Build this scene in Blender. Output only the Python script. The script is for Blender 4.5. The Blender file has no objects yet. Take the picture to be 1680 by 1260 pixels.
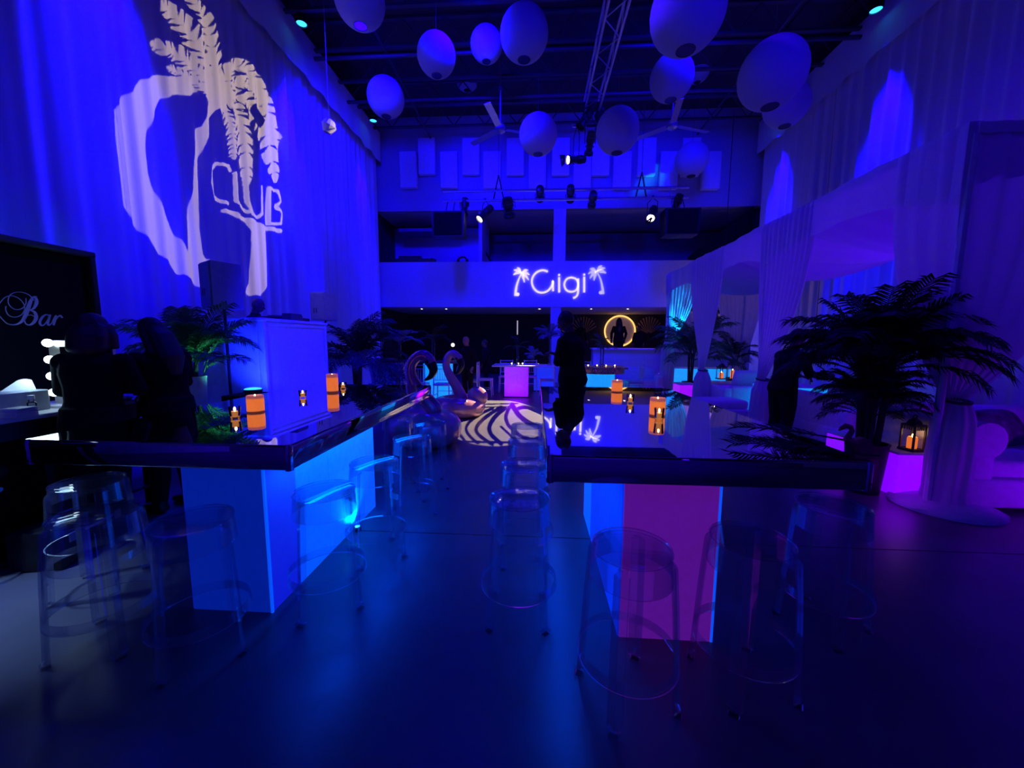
import bpy, bmesh, math, random
import numpy as np
from mathutils import Vector, Matrix
from math import sin, cos, pi, radians

random.seed(7)
S = bpy.context.scene
COL = S.collection

# ------------------------------------------------------------------ camera
H, F = 1.48, 631.0
PSI, TH, RO = radians(3.45), math.atan(71 / 631.0), radians(0.3)
FWD = Vector((-sin(PSI) * cos(TH), cos(PSI) * cos(TH), -sin(TH)))
R0 = Vector((cos(PSI), sin(PSI), 0)); U0 = R0.cross(FWD)
CR = cos(RO) * R0 + sin(RO) * U0; CU = cos(RO) * U0 - sin(RO) * R0
CP = Vector((0, 0, H))
cam_d = bpy.data.cameras.new('camera'); cam = bpy.data.objects.new('camera', cam_d); COL.objects.link(cam)
cam_d.sensor_width = 36; cam_d.lens = 36 * F / 1680; cam_d.clip_end = 100; cam_d.clip_start = 0.05
cam.matrix_world = Matrix(((CR.x, CU.x, -FWD.x, CP.x), (CR.y, CU.y, -FWD.y, CP.y), (CR.z, CU.z, -FWD.z, CP.z), (0, 0, 0, 1)))
S.camera = cam

# measuring helpers: a sight line met with a real plane of the room (floor height, wall depth)
def ray(px, py): return FWD * F + CR * (px - 840) - CU * (py - 630)
def onz(px, py, z): d = ray(px, py); return CP + d * ((z - H) / d.z)
def ony(px, py, Y): d = ray(px, py); return CP + d * (Y / d.y)
def onx(px, py, X): d = ray(px, py); return CP + d * (X / d.x)

# ------------------------------------------------------------------ world, exposure, lamps of the room
W = bpy.data.worlds.new('world'); S.world = W; W.use_nodes = True
W.node_tree.nodes['Background'].inputs[0].default_value = (0.002, 0.001, 0.05, 1)
W.node_tree.nodes['Background'].inputs[1].default_value = 0.3
S.view_settings.view_transform = 'Standard'; S.view_settings.look = 'None'
S.view_settings.exposure = 0.0; S.view_settings.gamma = 1.0; S.view_settings.use_curve_mapping = False
cy = S.cycles
cy.max_bounces = 12; cy.transparent_max_bounces = 48; cy.diffuse_bounces = 4; cy.glossy_bounces = 5
cy.caustics_reflective = False; cy.caustics_refractive = False; cy.sample_clamp_indirect = 3.0
BLUE = (0.0035, 0.0, 1.0)
VIOLET = (0.03, 0.0, 1.0)
CYAN = (0.0, 0.22, 1.0)
WARM = (1.0, 0.62, 0.28)

def lamp(name, kind, loc, target, power, color, size=60, blend=0.6, radius=0.05, parent=None):
    d = bpy.data.lights.new(name, kind); d.energy = power; d.color = color
    if kind == 'SPOT':
        d.spot_size = radians(size); d.spot_blend = blend; d.shadow_soft_size = radius
    elif kind == 'AREA':
        d.shape = 'RECTANGLE'; d.size, d.size_y = size
    else:
        d.shadow_soft_size = radius
    o = bpy.data.objects.new(name, d); COL.objects.link(o); o.location = loc
    if target is not None:
        o.rotation_euler = (Vector(target) - Vector(loc)).to_track_quat('-Z', 'Y').to_euler()
    if parent: o.parent = parent
    return o

# blue wall washers hung along the drapes (their housings are built further down)
WASH = [(-5.05, 5.05, 8.2, -5.55, 5.0, 4.0, 6500), (-5.05, 8.7, 8.2, -5.55, 8.7, 4.0, 6500), (-5.05, 12.34, 8.2, -5.55, 12.4, 4.0, 5500),
        (6.79, 5.4, 8.2, 7.2, 5.4, 4.0, 1500), (6.79, 9.0, 8.2, 7.2, 9.0, 4.0, 6500), (6.79, 12.5, 8.2, 7.2, 12.5, 4.0, 5500)]
for i, (x, y, z, tx, ty, tz, p) in enumerate(WASH):
    lamp('wash_lamp', 'SPOT', (x, y, z - 0.12), (tx, ty, tz), p, BLUE, 34, 0.75, 0.06)
# added blue and violet fill spots without fixtures (the last one turns to the wall behind the camera)
FILL = [(-3.2, -2.5, 7.8, -3.5, 6, 1.5, 220, BLUE), (3.4, -2.5, 7.8, 3.0, 8, 1.5, 250, VIOLET), (-1.5, 7.4, 7.9, -0.5, 13.75, 4.2, 3900, BLUE),
         (3.2, 7.4, 7.9, 3.0, 13.75, 5.0, 1700, BLUE), (0.4, 5.5, 7.9, 5.0, 6.5, 1.0, 800, VIOLET), (-1.0, 6.0, 7.9, -4.0, 6.0, 1.0, 900, BLUE), (-3.6, 7.4, 7.9, -4.2, 13.75, 4.0, 3000, BLUE), (-2.5, -4.2, 6.2, -1.0, 9, 7.0, 2700, BLUE, 30), (4.0, -4.2, 6.2, 2.6, 9, 7.0, 2700, BLUE, 30), (0.0, -1.0, 7.9, -0.5, -5.0, 1.5, 2600, VIOLET)]
for x, y, z, tx, ty, tz, p, c, *sz in FILL:
    lamp('fill_lamp', 'SPOT', (x, y, z - 0.15), (tx, ty, tz), p, c, sz[0] if sz else 95, 0.9, 0.5 if ty == 13.75 else 0.12)

# ------------------------------------------------------------------ materials
MATS = {}
def mat(name, col, rough=0.6, metal=0.0, noise=0.08, scale=20.0, emit=None, strength=1.0, bump=0.0, spec=0.5, trans=0.0, sheen=0.0, alpha=None):
    if name in MATS: return MATS[name]
    m = bpy.data.materials.new(name); m.use_nodes = True; nt = m.node_tree; n = nt.nodes; b = n['Principled BSDF']
    b.inputs['Roughness'].default_value = rough; b.inputs['Metallic'].default_value = metal
    b.inputs['Specular IOR Level'].default_value = spec
    if trans: b.inputs['Transmission Weight'].default_value = trans
    tc = n.new('ShaderNodeTexCoord'); nz = n.new('ShaderNodeTexNoise'); nz.inputs['Scale'].default_value = scale; nz.inputs['Detail'].default_value = 4
    nt.links.new(tc.outputs['Object'], nz.inputs['Vector'])
    rp = n.new('ShaderNodeValToRGB'); nt.links.new(nz.outputs['Fac'], rp.inputs['Fac'])
    c = Vector(col)
    rp.color_ramp.elements[0].position = 0.3; rp.color_ramp.elements[1].position = 0.7
    rp.color_ramp.elements[0].color = (*(c * (1 - noise)), 1); rp.color_ramp.elements[1].color = (*[min(1, v) for v in c * (1 + noise)], 1)
    nt.links.new(rp.outputs['Color'], b.inputs['Base Color'])
    if bump:
        bp = n.new('ShaderNodeBump'); bp.inputs['Strength'].default_value = bump; bp.inputs['Distance'].default_value = 0.01
        nt.links.new(nz.outputs['Fac'], bp.inputs['Height']); nt.links.new(bp.outputs['Normal'], b.inputs['Normal'])
    if emit:
        b.inputs['Emission Color'].default_value = (*emit, 1); b.inputs['Emission Strength'].default_value = strength
    MATS[name] = m
    return m

def mat_acrylic(name, tint, edge, gloss=0.03, fr=1.45, k=1.0, haze=0.0):
    """clear plastic: see-through, darker where the sight line runs along the sheet, Fresnel gloss"""
    m = bpy.data.materials.new(name); m.use_nodes = True; nt = m.node_tree; n = nt.nodes; n.remove(n['Principled BSDF'])
    out = n['Material Output']
    lw = n.new('ShaderNodeLayerWeight'); lw.inputs['Blend'].default_value = 0.35
    mx = n.new('ShaderNodeMix'); mx.data_type = 'RGBA'; nt.links.new(lw.outputs['Facing'], mx.inputs['Factor'])
    mx.inputs[6].default_value = (*tint, 1); mx.inputs[7].default_value = (*edge, 1)
    tr = n.new('ShaderNodeBsdfTransparent'); nt.links.new(mx.outputs[2], tr.inputs['Color'])
    gl = n.new('ShaderNodeBsdfGlossy'); gl.inputs['Roughness'].default_value = gloss; gl.inputs['Color'].default_value = (0.9, 0.9, 0.9, 1)
    fn = n.new('ShaderNodeFresnel'); fn.inputs['IOR'].default_value = fr
    mu = n.new('ShaderNodeMath'); mu.operation = 'MULTIPLY'; mu.inputs[1].default_value = k; nt.links.new(fn.outputs[0], mu.inputs[0])
    ms = n.new('ShaderNodeMixShader'); nt.links.new(mu.outputs[0], ms.inputs[0]); nt.links.new(tr.outputs[0], ms.inputs[1]); nt.links.new(gl.outputs[0], ms.inputs[2])
    # a trace of haze: moulded plastic scatters a little of the light that falls on it
    df = n.new('ShaderNodeBsdfTranslucent'); df.inputs['Color'].default_value = (0.8, 0.82, 0.85, 1); m2 = n.new('ShaderNodeMixShader'); m2.inputs[0].default_value = haze
    nt.links.new(ms.outputs[0], m2.inputs[1]); nt.links.new(df.outputs[0], m2.inputs[2]); nt.links.new(m2.outputs[0], out.inputs['Surface'])
    MATS[name] = m; return m

def mat_cloth(name, col, through=0.3, scale=60, noise=0.05):
    """thin cloth: part of the light passes through"""
    m = bpy.data.materials.new(name); m.use_nodes = True; nt = m.node_tree; n = nt.nodes; n.remove(n['Principled BSDF'])
    out = n['Material Output']
    tc = n.new('ShaderNodeTexCoord'); nz = n.new('ShaderNodeTexNoise'); nz.inputs['Scale'].default_value = scale; nt.links.new(tc.outputs['Object'], nz.inputs['Vector'])
    rp = n.new('ShaderNodeValToRGB'); c = Vector(col); rp.color_ramp.elements[0].color = (*(c * (1 - noise)), 1); rp.color_ramp.elements[1].color = (*(c * (1 + noise)), 1)
    nt.links.new(nz.outputs['Fac'], rp.inputs['Fac'])
    d = n.new('ShaderNodeBsdfDiffuse'); t = n.new('ShaderNodeBsdfTranslucent')
    nt.links.new(rp.outputs['Color'], d.inputs['Color']); nt.links.new(rp.outputs['Color'], t.inputs['Color'])
    ms = n.new('ShaderNodeMixShader'); ms.inputs[0].default_value = through
    nt.links.new(d.outputs[0], ms.inputs[1]); nt.links.new(t.outputs[0], ms.inputs[2]); nt.links.new(ms.outputs[0], out.inputs['Surface'])
    MATS[name] = m; return m

def mat_sequin(name, col, scale=60, metal=0.9):
    m = mat(name, col, 0.25, metal, 0.1, 30)
    nt = m.node_tree; n = nt.nodes; b = n['Principled BSDF']
    tc = n.new('ShaderNodeTexCoord'); vo = n.new('ShaderNodeTexVoronoi'); vo.inputs['Scale'].default_value = scale
    nt.links.new(tc.outputs['Object'], vo.inputs['Vector'])
    nm = n.new('ShaderNodeVectorMath'); nm.operation = 'SUBTRACT'; nm.inputs[1].default_value = (0.5, 0.5, 0.5); nt.links.new(vo.outputs['Color'], nm.inputs[0])
    sc = n.new('ShaderNodeVectorMath'); sc.operation = 'SCALE'; sc.inputs['Scale'].default_value = 0.9; nt.links.new(nm.outputs[0], sc.inputs[0])
    ge = n.new('ShaderNodeNewGeometry'); ad = n.new('ShaderNodeVectorMath'); nt.links.new(ge.outputs['Normal'], ad.inputs[0]); nt.links.new(sc.outputs[0], ad.inputs[1])
    no = n.new('ShaderNodeVectorMath'); no.operation = 'NORMALIZE'; nt.links.new(ad.outputs[0], no.inputs[0]); nt.links.new(no.outputs[0], b.inputs['Normal'])
    return m

mat_acrylic('acrylic', (0.98, 0.985, 0.998), (0.76, 0.8, 0.95), 0.035, 1.45, 0.5, 0.035)
mat_acrylic('glass', (0.93, 0.95, 0.97), (0.45, 0.5, 0.55), 0.01, 1.5, 1.0)
mat_cloth('drape', (0.8, 0.8, 0.83), 0.12)
mat_cloth('sheer', (0.72, 0.7, 0.8), 0.35)
mat_cloth('paper', (0.62, 0.62, 0.66), 0.3)
FLOOR = mat('polished_concrete', (0.115, 0.115, 0.13), 0.33, 0, 0.12, 3.0, spec=0.55)
mat('wall_paint', (0.6, 0.6, 0.63), 0.8); mat('wall_upper', (0.36, 0.36, 0.39), 0.85); mat('dark_wall', (0.03, 0.03, 0.035), 0.8); mat('rear_wall', (0.22, 0.2, 0.24), 0.85)
mat('ceiling_black', (0.03, 0.03, 0.035), 0.8); mat('steel_dark', (0.06, 0.06, 0.07), 0.55, 0.3)
mat('aluminium', (0.6, 0.6, 0.62), 0.35, 0.9); mat('black_metal', (0.012, 0.012, 0.014), 0.4, 0.2); mat('black_cloth', (0.006, 0.006, 0.008), 0.95, spec=0.1)
mat('white_paint', (0.75, 0.75, 0.78), 0.5); mat('white_fabric', (0.72, 0.7, 0.76), 0.9, spec=0.2)
mat('mirror_top', (0.86, 0.87, 0.9), 0.015, 1.0, 0.01, 5); mat('mirror_edge', (0.5, 0.5, 0.54), 0.03, 1.0, 0.01, 5)
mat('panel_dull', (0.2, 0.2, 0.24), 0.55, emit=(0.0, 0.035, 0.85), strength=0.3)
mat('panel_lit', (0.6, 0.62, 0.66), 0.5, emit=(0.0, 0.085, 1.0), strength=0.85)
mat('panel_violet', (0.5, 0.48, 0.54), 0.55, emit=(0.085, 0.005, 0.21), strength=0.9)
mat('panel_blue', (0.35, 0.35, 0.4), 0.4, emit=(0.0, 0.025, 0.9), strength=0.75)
mat('glow_violet', (0.6, 0.55, 0.65), 0.5, emit=(0.22, 0.0, 1.0), strength=0.95)
mat('glow_pink', (0.6, 0.55, 0.65), 0.5, emit=(0.33, 0.0, 1.0), strength=0.9)
mat('glow_cyan', (0.6, 0.6, 0.65), 0.5, emit=(0.0, 0.3, 1.0), strength=0.95)
mat('led_lens', (0.5, 0.7, 0.9), 0.3, emit=(0.03, 0.4, 1.0), strength=2.2)
mat('led_strip', (0.5, 0.7, 0.9), 0.3, emit=(0.0, 0.35, 1.0), strength=3.0)
mat('lens_white', (0.9, 0.85, 0.8), 0.3, emit=(1.0, 0.85, 0.65), strength=8.0)
mat('bulb', (0.9, 0.9, 0.9), 0.3, emit=(0.75, 0.95, 1.0), strength=6.0)
mat('downlight', (0.9, 0.9, 0.9), 0.3, emit=(1.0, 0.85, 0.7), strength=3.0)
mat('ring_glow', (0.9, 0.7, 0.4), 0.4, emit=(1.0, 0.52, 0.12), strength=1.6)
mat('sign_letter', (0.85, 0.8, 0.75), 0.5, emit=(1.0, 0.82, 0.68), strength=0.85)
mat('sign_palm', (0.7, 0.68, 0.72), 0.5, emit=(0.62, 0.55, 0.72), strength=0.75)
mat('candle_wax', (0.75, 0.42, 0.2), 0.5, emit=(1.0, 0.2, 0.01), strength=0.72)
mat('candle_base', (0.5, 0.3, 0.2), 0.5, emit=(0.5, 0.1, 0.02), strength=0.15); mat('candle_rim', (0.75, 0.5, 0.4), 0.5, emit=(0.8, 0.16, 0.06), strength=0.35)
mat('flame', (1, 0.8, 0.4), 0.4, emit=(1.0, 0.62, 0.2), strength=14.0)
mat('candle_liquid', (0.8, 0.5, 0.25), 0.4, emit=(1.0, 0.32, 0.05), strength=0.5)
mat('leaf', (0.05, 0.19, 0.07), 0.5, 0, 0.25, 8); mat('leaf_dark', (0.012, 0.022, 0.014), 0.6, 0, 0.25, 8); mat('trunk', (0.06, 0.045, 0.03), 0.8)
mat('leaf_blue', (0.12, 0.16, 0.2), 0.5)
mat('pot_black', (0.008, 0.008, 0.01), 0.5); mat('pot_white', (0.75, 0.75, 0.75), 0.35)
mat('skin', (0.36, 0.2, 0.14), 0.55); mat('skin_dark', (0.12, 0.07, 0.05), 0.55); mat('hair_dark', (0.014, 0.009, 0.007), 0.5); mat('hair_auburn', (0.09, 0.035, 0.02), 0.5)
mat('cloth_black', (0.008, 0.008, 0.01), 0.9, spec=0.15); mat('cloth_navy', (0.012, 0.012, 0.02), 0.9, spec=0.15); mat('eye_white', (0.6, 0.6, 0.6), 0.3)
mat('flamingo_skin', (0.78, 0.36, 0.42), 0.22, 0.35, 0.05, 6); mat('beak_black', (0.01, 0.01, 0.012), 0.3); mat('beak_pale', (0.6, 0.55, 0.45), 0.3)
mat_sequin('sequin_blue', (0.35, 0.4, 0.6), 55); mat_sequin('sequin_gold', (0.85, 0.6, 0.25), 60)
mat('wood_dark', (0.05, 0.03, 0.02), 0.5); mat('wood_gold', (0.5, 0.33, 0.15), 0.5)
mat('vinyl', (0.5, 0.52, 0.6), 0.6); mat('tissue_box', (0.3, 0.33, 0.42), 0.3); mat('tissue', (0.85, 0.85, 0.88), 0.9); mat('mirror_glass', (0.8, 0.8, 0.82), 0.02, 1.0)
mat('bottle_glass', (0.02, 0.03, 0.02), 0.15); mat('pineapple', (0.16, 0.05, 0.03), 0.6); mat('pink_card', (0.5, 0.07, 0.09), 0.6)
mat('print_pillow', (0.12, 0.1, 0.13), 0.8, 0, 0.7, 9); mat('lantern_metal', (0.05, 0.04, 0.045), 0.5); mat('screen', (0.02, 0.02, 0.05), 0.3)
mat('seat_cream', (0.6, 0.58, 0.6), 0.6); mat('chair_white', (0.6, 0.6, 0.65), 0.4)
mat('carpet', (0.05, 0.05, 0.06), 0.95)

# ------------------------------------------------------------------ mesh building
class MB:
    def __init__(s): s.v = []; s.f = []
    def add(s, v, f):
        o = len(s.v); s.v += [tuple(p) for p in v]; s.f += [tuple(i + o for i in q) for q in f]; return s
    def box(s, c, d, rz=0.0, bev=0.0, seg=1, M=None):
        bm = bmesh.new(); bmesh.ops.create_cube(bm, size=1)
        for q in bm.verts: q.co = Vector((q.co.x * d[0], q.co.y * d[1], q.co.z * d[2]))
        if bev: bmesh.ops.bevel(bm, geom=list(bm.edges), offset=bev, segments=seg, affect='EDGES', profile=0.5)
        X = Matrix.Translation(c) @ (M if M is not None else Matrix.Rotation(rz, 4, 'Z'))
        bm.verts.index_update()
        s.add([X @ q.co for q in bm.verts], [[q.index for q in fc.verts] for fc in bm.faces]); bm.free(); return s
    def tube(s, pts, r, n=8, flat=1.0, cap=True, up=None, closed=False):
        P = [Vector(p) for p in pts]; N = len(P)
        rr = r if isinstance(r, (list, tuple)) else [r] * N
        base = len(s.v); side = None
        for i, p in enumerate(P):
            a = P[(i - 1) % N] if (closed or i > 0) else P[0]; b = P[(i + 1) % N] if (closed or i < N - 1) else P[-1]
            t = (b - a).normalized()
            if side is None:
                u = Vector(up) if up else (Vector((0, 0, 1)) if abs(t.z) < 0.9 else Vector((1, 0, 0)))
                side = t.cross(u).normalized()
            else:
                side = (side - t * side.dot(t)).normalized()
            nn = side.cross(t)
            for k in range(n):
                a2 = 2 * pi * k / n
                s.v.append(tuple(p + side * (cos(a2) * rr[i]) + nn * (sin(a2) * rr[i] * flat)))
        for i in range(N if closed else N - 1):
            j = (i + 1) % N
            for k in range(n):
                k2 = (k + 1) % n
                s.f.append((base + i * n + k, base + i * n + k2, base + j * n + k2, base + j * n + k))
        if cap and not closed:
            s.f.append(tuple(base + k for k in range(n))[::-1]); s.f.append(tuple(base + (N - 1) * n + k for k in range(n)))
        return s
    def lathe(s, prof, n=24, c=(0, 0, 0), M=None, closed=False, sx=1.0, sy=1.0):
        base = len(s.v); c = Vector(c)
        for r, z in prof:
            for k in range(n):
                a = 2 * pi * k / n; p = Vector((r * cos(a) * sx, r * sin(a) * sy, z))
                if M is not None: p = M @ p
                s.v.append(tuple(c + p))
        m = len(prof)
        for i in range(m if closed else m - 1):
            j = (i + 1) % m
            for k in range(n):
                k2 = (k + 1) % n
                s.f.append((base + i * n + k, base + i * n + k2, base + j * n + k2, base + j * n + k))
        if not closed:
            if prof[0][0] > 1e-6: s.f.append(tuple(base + k for k in range(n))[::-1])
            if prof[-1][0] > 1e-6: s.f.append(tuple(base + (m - 1) * n + k for k in range(n)))
        return s
    def ball(s, c, r, n=16, m=10, M=None):
        r = r if isinstance(r, (tuple, list)) else (r, r, r)
        prof = [(max(1e-4, sin(pi * i / m)), -cos(pi * i / m)) for i in range(m + 1)]
        X = Matrix.Diagonal((r[0], r[1], r[2], 1))
        if M is not None: X = M @ X
        return s.lathe(prof, n, c, X)
    def grid(s, fn, nu, nv, closed=False):
        base = len(s.v)
        for i in range(nu if closed else nu + 1):
            for j in range(nv + 1): s.v.append(tuple(fn(i / nu, j / nv)))
        for i in range(nu):
            i2 = (i + 1) % nu if closed else i + 1
            for j in range(nv):
                s.f.append((base + i * (nv + 1) + j, base + i2 * (nv + 1) + j, base + i2 * (nv + 1) + j + 1, base + i * (nv + 1) + j + 1))
        return s
    def ribbon(s, pts, w, nrm, d):
        """flat stroke of width w(i) along 3D pts lying in a plane of normal nrm, extruded by d"""
        P = [Vector(p) for p in pts]; nrm = Vector(nrm).normalized(); N = len(P); base = len(s.v)
        ww = w if isinstance(w, (list, tuple)) else [w] * N
        for i, p in enumerate(P):
            t = (P[min(i + 1, N - 1)] - P[max(i - 1, 0)]).normalized(); q = nrm.cross(t) * (ww[i] / 2)
            s.v += [tuple(p - q), tuple(p + q), tuple(p + q + nrm * d), tuple(p - q + nrm * d)]
        for i in range(N - 1):
            a, b = base + 4 * i, base + 4 * i + 4
            for k in range(4): s.f.append((a + k, a + (k + 1) % 4, b + (k + 1) % 4, b + k))
        s.f.append((base, base + 3, base + 2, base + 1)); e = base + 4 * (N - 1); s.f.append((e, e + 1, e + 2, e + 3))
        return s
    def prism(s, pts, dv):
        n = len(pts); dv = Vector(dv); P = [Vector(p) for p in pts]
        return s.add(P + [p + dv for p in P], [tuple(range(n))[::-1], tuple(range(n, 2 * n))] + [(i, (i + 1) % n, n + (i + 1) % n, n + i) for i in range(n)])
    def mesh(s, name):
        me = bpy.data.meshes.new(name); me.from_pydata(s.v, [], s.f); me.validate(); return me
    def build(s, name, m, parent=None, smooth=35, loc=None, rot=None):
        me = s.mesh(name); me.materials.append(MATS[m] if isinstance(m, str) else m)
        fix_normals(me)
        if smooth:
            me.polygons.foreach_set('use_smooth', [True] * len(me.polygons)); me.set_sharp_from_angle(angle=radians(smooth))
        return link(name, me, parent, loc, rot)

def fix_normals(me):
    bm = bmesh.new(); bm.from_mesh(me); bmesh.ops.recalc_face_normals(bm, faces=bm.faces); bm.to_mesh(me); bm.free()

def link(name, me, parent=None, loc=None, rot=None):
    o = bpy.data.objects.new(name, me); COL.objects.link(o)
    if parent: o.parent = parent
    if loc is not None: o.location = loc
    if rot is not None: o.rotation_euler = rot
    return o

def tag(o, label=None, cat=None, group=None, kind=None):
    if label: o['label'] = label
    if cat: o['category'] = cat
    if group: o['group'] = group
    if kind: o['kind'] = kind
    return o

def thing(name, label, cat, loc=(0, 0, 0), rz=0.0, group=None):
    o = link(name, None, None, loc, (0, 0, rz)); o.empty_display_size = 0.1
    return tag(o, label, cat, group)

def dup(root, loc=None, rz=None, label=None, group=None, scale=None):
    def cp(o, par):
        c = o.copy(); COL.objects.link(c); c.parent = par
        for ch in list(o.children): cp(ch, c)
        return c
    r = cp(root, None)
    if loc is not None: r.location = loc
    if rz is not None: r.rotation_euler = (0, 0, rz)
    if label: r['label'] = label
    if group: r['group'] = group
    if scale: r.scale = (scale,) * 3
    return r

def spline(pts, n=8):
    P = [Vector(p) for p in pts]; out = []
    for i in range(len(P) - 1):
        a, b, c, d = P[max(i - 1, 0)], P[i], P[i + 1], P[min(i + 2, len(P) - 1)]
        for k in range(n):
            t = k / n
            out.append(0.5 * ((2 * b) + (c - a) * t + (2 * a - 5 * b + 4 * c - d) * t * t + (3 * b - a - 3 * c + d) * t ** 3))
    out.append(P[-1]); return out

def fused(mb, name, m, parent, voxel=0.008, smooth=3):
    """one continuous surface out of overlapping closed shapes"""
    o = link('tmp', mb.mesh('tmp')); r = o.modifiers.new('r', 'REMESH'); r.mode = 'VOXEL'; r.voxel_size = voxel; r.use_smooth_shade = True
    k = o.modifiers.new('s', 'SMOOTH'); k.iterations = smooth; k.factor = 0.5
    dg = bpy.context.evaluated_depsgraph_get(); dg.update()
    me = bpy.data.meshes.new_from_object(o.evaluated_get(dg)); bpy.data.objects.remove(o)
    me.name = name; me.materials.clear(); me.materials.append(MATS[m]); me.polygons.foreach_set('use_smooth', [True] * len(me.polygons))
    return link(name, me, parent)
# ================================================================== ROOM
XL, XR, YB, YN, ZC = -5.75, 7.45, 13.75, -5.0, 9.0
def struct(name, mb, m, parent=None, smooth=35):
    o = mb.build(name, m, parent, smooth); o['kind'] = 'structure'; return o
struct('floor', MB().box((0.85, 6.4, -0.1), (13.6, 23.2, 0.2)), 'polished_concrete')
# saw-cut joint in the concrete runs across the room
jo = MB(); p = onz(800, 878, 0); jo.box((0.85, p.y, 0.0008), (13.0, 0.008, 0.0016)); jo.build('floor_joint', 'black_metal', bpy.data.objects['floor'])
struct('wall_left', MB().box((XL - 0.1, 6.4, 4.5), (0.2, 23.2, 9.0)), 'dark_wall')
struct('wall_right', MB().box((XR + 0.1, 6.4, 4.5), (0.2, 23.2, 9.0)), 'dark_wall')
struct('wall_near', MB().box((0.85, YN - 0.1, 4.5), (13.4, 0.2, 9.0)), 'rear_wall')
struct('wall_far', MB().box((0.85, 17.6, 4.5), (13.4, 0.2, 9.0)), 'dark_wall')
ce = struct('ceiling', MB().box((0.85, 6.4, 9.1), (13.6, 23.2, 0.2)), 'ceiling_black')
# open-web joists under the roof deck
def joist_mesh(x0, x1, h):
    m = MB(); m.box(((x0 + x1) / 2, 0, 0), (x1 - x0, 0.09, 0.05)); m.box(((x0 + x1) / 2, 0, h), (x1 - x0, 0.09, 0.05))
    n = 26; d = (x1 - x0) / n
    for i in range(n):
        a, b = (0, h) if i % 2 == 0 else (h, 0)
        m.tube([(x0 + i * d, 0, a), (x0 + (i + 1) * d, 0, b)], 0.018, 4)
    return m
j0 = joist_mesh(XL, XR, 0.62).build('joist', 'steel_dark', ce, 0, (0, 3.0, 8.34))
for k in range(1, 10):
    j = j0.copy(); COL.objects.link(j); j.location = (0, 3.0 + 1.12 * k, 8.34)
pi0 = MB().tube([(XL, 0, 0), (XR, 0, 0)], 0.045, 8).build('roof_pipe', 'steel_dark', ce, 35, (0, 9.7, 8.15))
q = pi0.copy(); COL.objects.link(q); q.location = (0, 11.3, 8.1)
for x in (-3.6, 5.2):
    MB().tube([(x, 2.5, 8.22), (x, YB, 8.22)], 0.03, 6).build('conduit', 'steel_dark', ce)

# upper wall at the far end, with opening onto the mezzanine
zs = ony(760, 345, YB).z; zt = ony(800, 429, YB).z; zb = ony(800, 504, YB).z
struct('wall_back', MB().box((0.85, YB + 0.1, (zs + 9) / 2), (13.2, 0.2, 9 - zs)), 'wall_upper')
struct('wall_balcony', MB().box((0.85, YB + 0.1, (zt + zb) / 2), (13.2, 0.2, zt - zb), bev=0.01), 'wall_paint')
struct('ceiling_bar', MB().box((0.85, 15.7, zb + 0.16), (13.2, 3.6, 0.3)), 'wall_paint')
struct('floor_mezzanine', MB().box((0.85, 15.7, zb + 0.72), (13.2, 3.6, 0.1)), 'dark_wall')
struct('ceiling_mezzanine', MB().box((0.85, 15.7, zs + 0.15), (13.2, 3.5, 0.1)), 'wall_paint')
zb2 = zb + 0.35
c0, c1 = ony(908, 390, YB).x, ony(928, 390, YB).x
struct('column_upper', MB().box(((c0 + c1) / 2, YB + 0.1, (zs + zt) / 2), (c1 - c0, 0.19, zs - zt)), 'wall_paint')
struct('column_lower', MB().box(((c0 + c1) / 2 - 0.08, YB + 0.14, (zb + 0.05) / 2), (0.36, 0.2, zb + 0.05)), 'wall_paint')
xp = ony(787, 390, YB).x
struct('wall_mezzanine_left', MB().box((xp, 15.0, (zs + zt) / 2 - 0.4), (0.12, 2.2, zs - zt + 0.8)), 'wall_paint')
struct('wall_mezzanine_back', MB().box(((XL + xp) / 2, 15.9, (zs + zt) / 2 - 0.3), (xp - XL, 0.1, zs - zt + 0.6)), 'wall_paint')
struct('wall_mezzanine_far', MB().box(((xp + XR) / 2, 16.9, (zs + zt) / 2 - 0.5), (XR - xp, 0.1, zs - zt + 1.0)), 'rear_wall')
struct('trim_mezzanine', MB().box((-4.0, 15.2, zs - 0.35), (2.4, 0.9, 0.12)), 'rear_wall')
p = ony(800, 428, 15.0); t = thing('stair_railing', 'pale stair side seen through the mezzanine opening', 'railing', (p.x, 15.0, zb + 0.77))
MB().prism([(-0.15, 0, 0), (0.2, 0, 0), (0.2, 0, 0.95), (-0.15, 0, 1.55)], (0, 0.04, 0)).build('panel', 'wood_gold', t)
MB().tube([(0.3, 0.02, 0.75), (-0.3, 0.02, 1.78)], 0.04, 6).build('handrail', 'black_metal', t)
MB().box((0.03, -0.02, 0.5), (0.03, 0.03, 1.0)).build('baluster', 'black_metal', t)
# desk and console on the mezzanine ledge
t = thing('mixing_console', 'black sloped console lying on the mezzanine ledge', 'console', (ony(682, 426, YB + 0.1).x, YB + 0.1, zt))
MB().prism([(-0.72, -0.09, 0), (0.72, -0.09, 0), (0.72, 0.09, 0), (-0.72, 0.09, 0)], (0, 0, 0.12)).build('body', 'black_metal', t)
for k in range(8): MB().box((-0.6 + 0.17 * k, 0, 0.13), (0.06, 0.12, 0.02)).build('fader_strip', 'steel_dark', t)
MB().prism([(-0.6, -0.05, 0.12), (0.2, -0.05, 0.12), (0.2, 0.08, 0.12), (-0.6, 0.08, 0.12)], (0, 0, 0.1)).build('meter_bridge', 'black_metal', t)
t = thing('headphones', 'small dark round headset resting on the mezzanine ledge', 'headphones', (ony(759, 426, YB + 0.1).x, YB + 0.1, zt))
MB().tube([(0.16 * cos(a), 0, 0.02 + 0.16 * sin(a)) for a in np.linspace(0, pi, 12)], 0.03, 6).build('band', 'black_metal', t)
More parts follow.
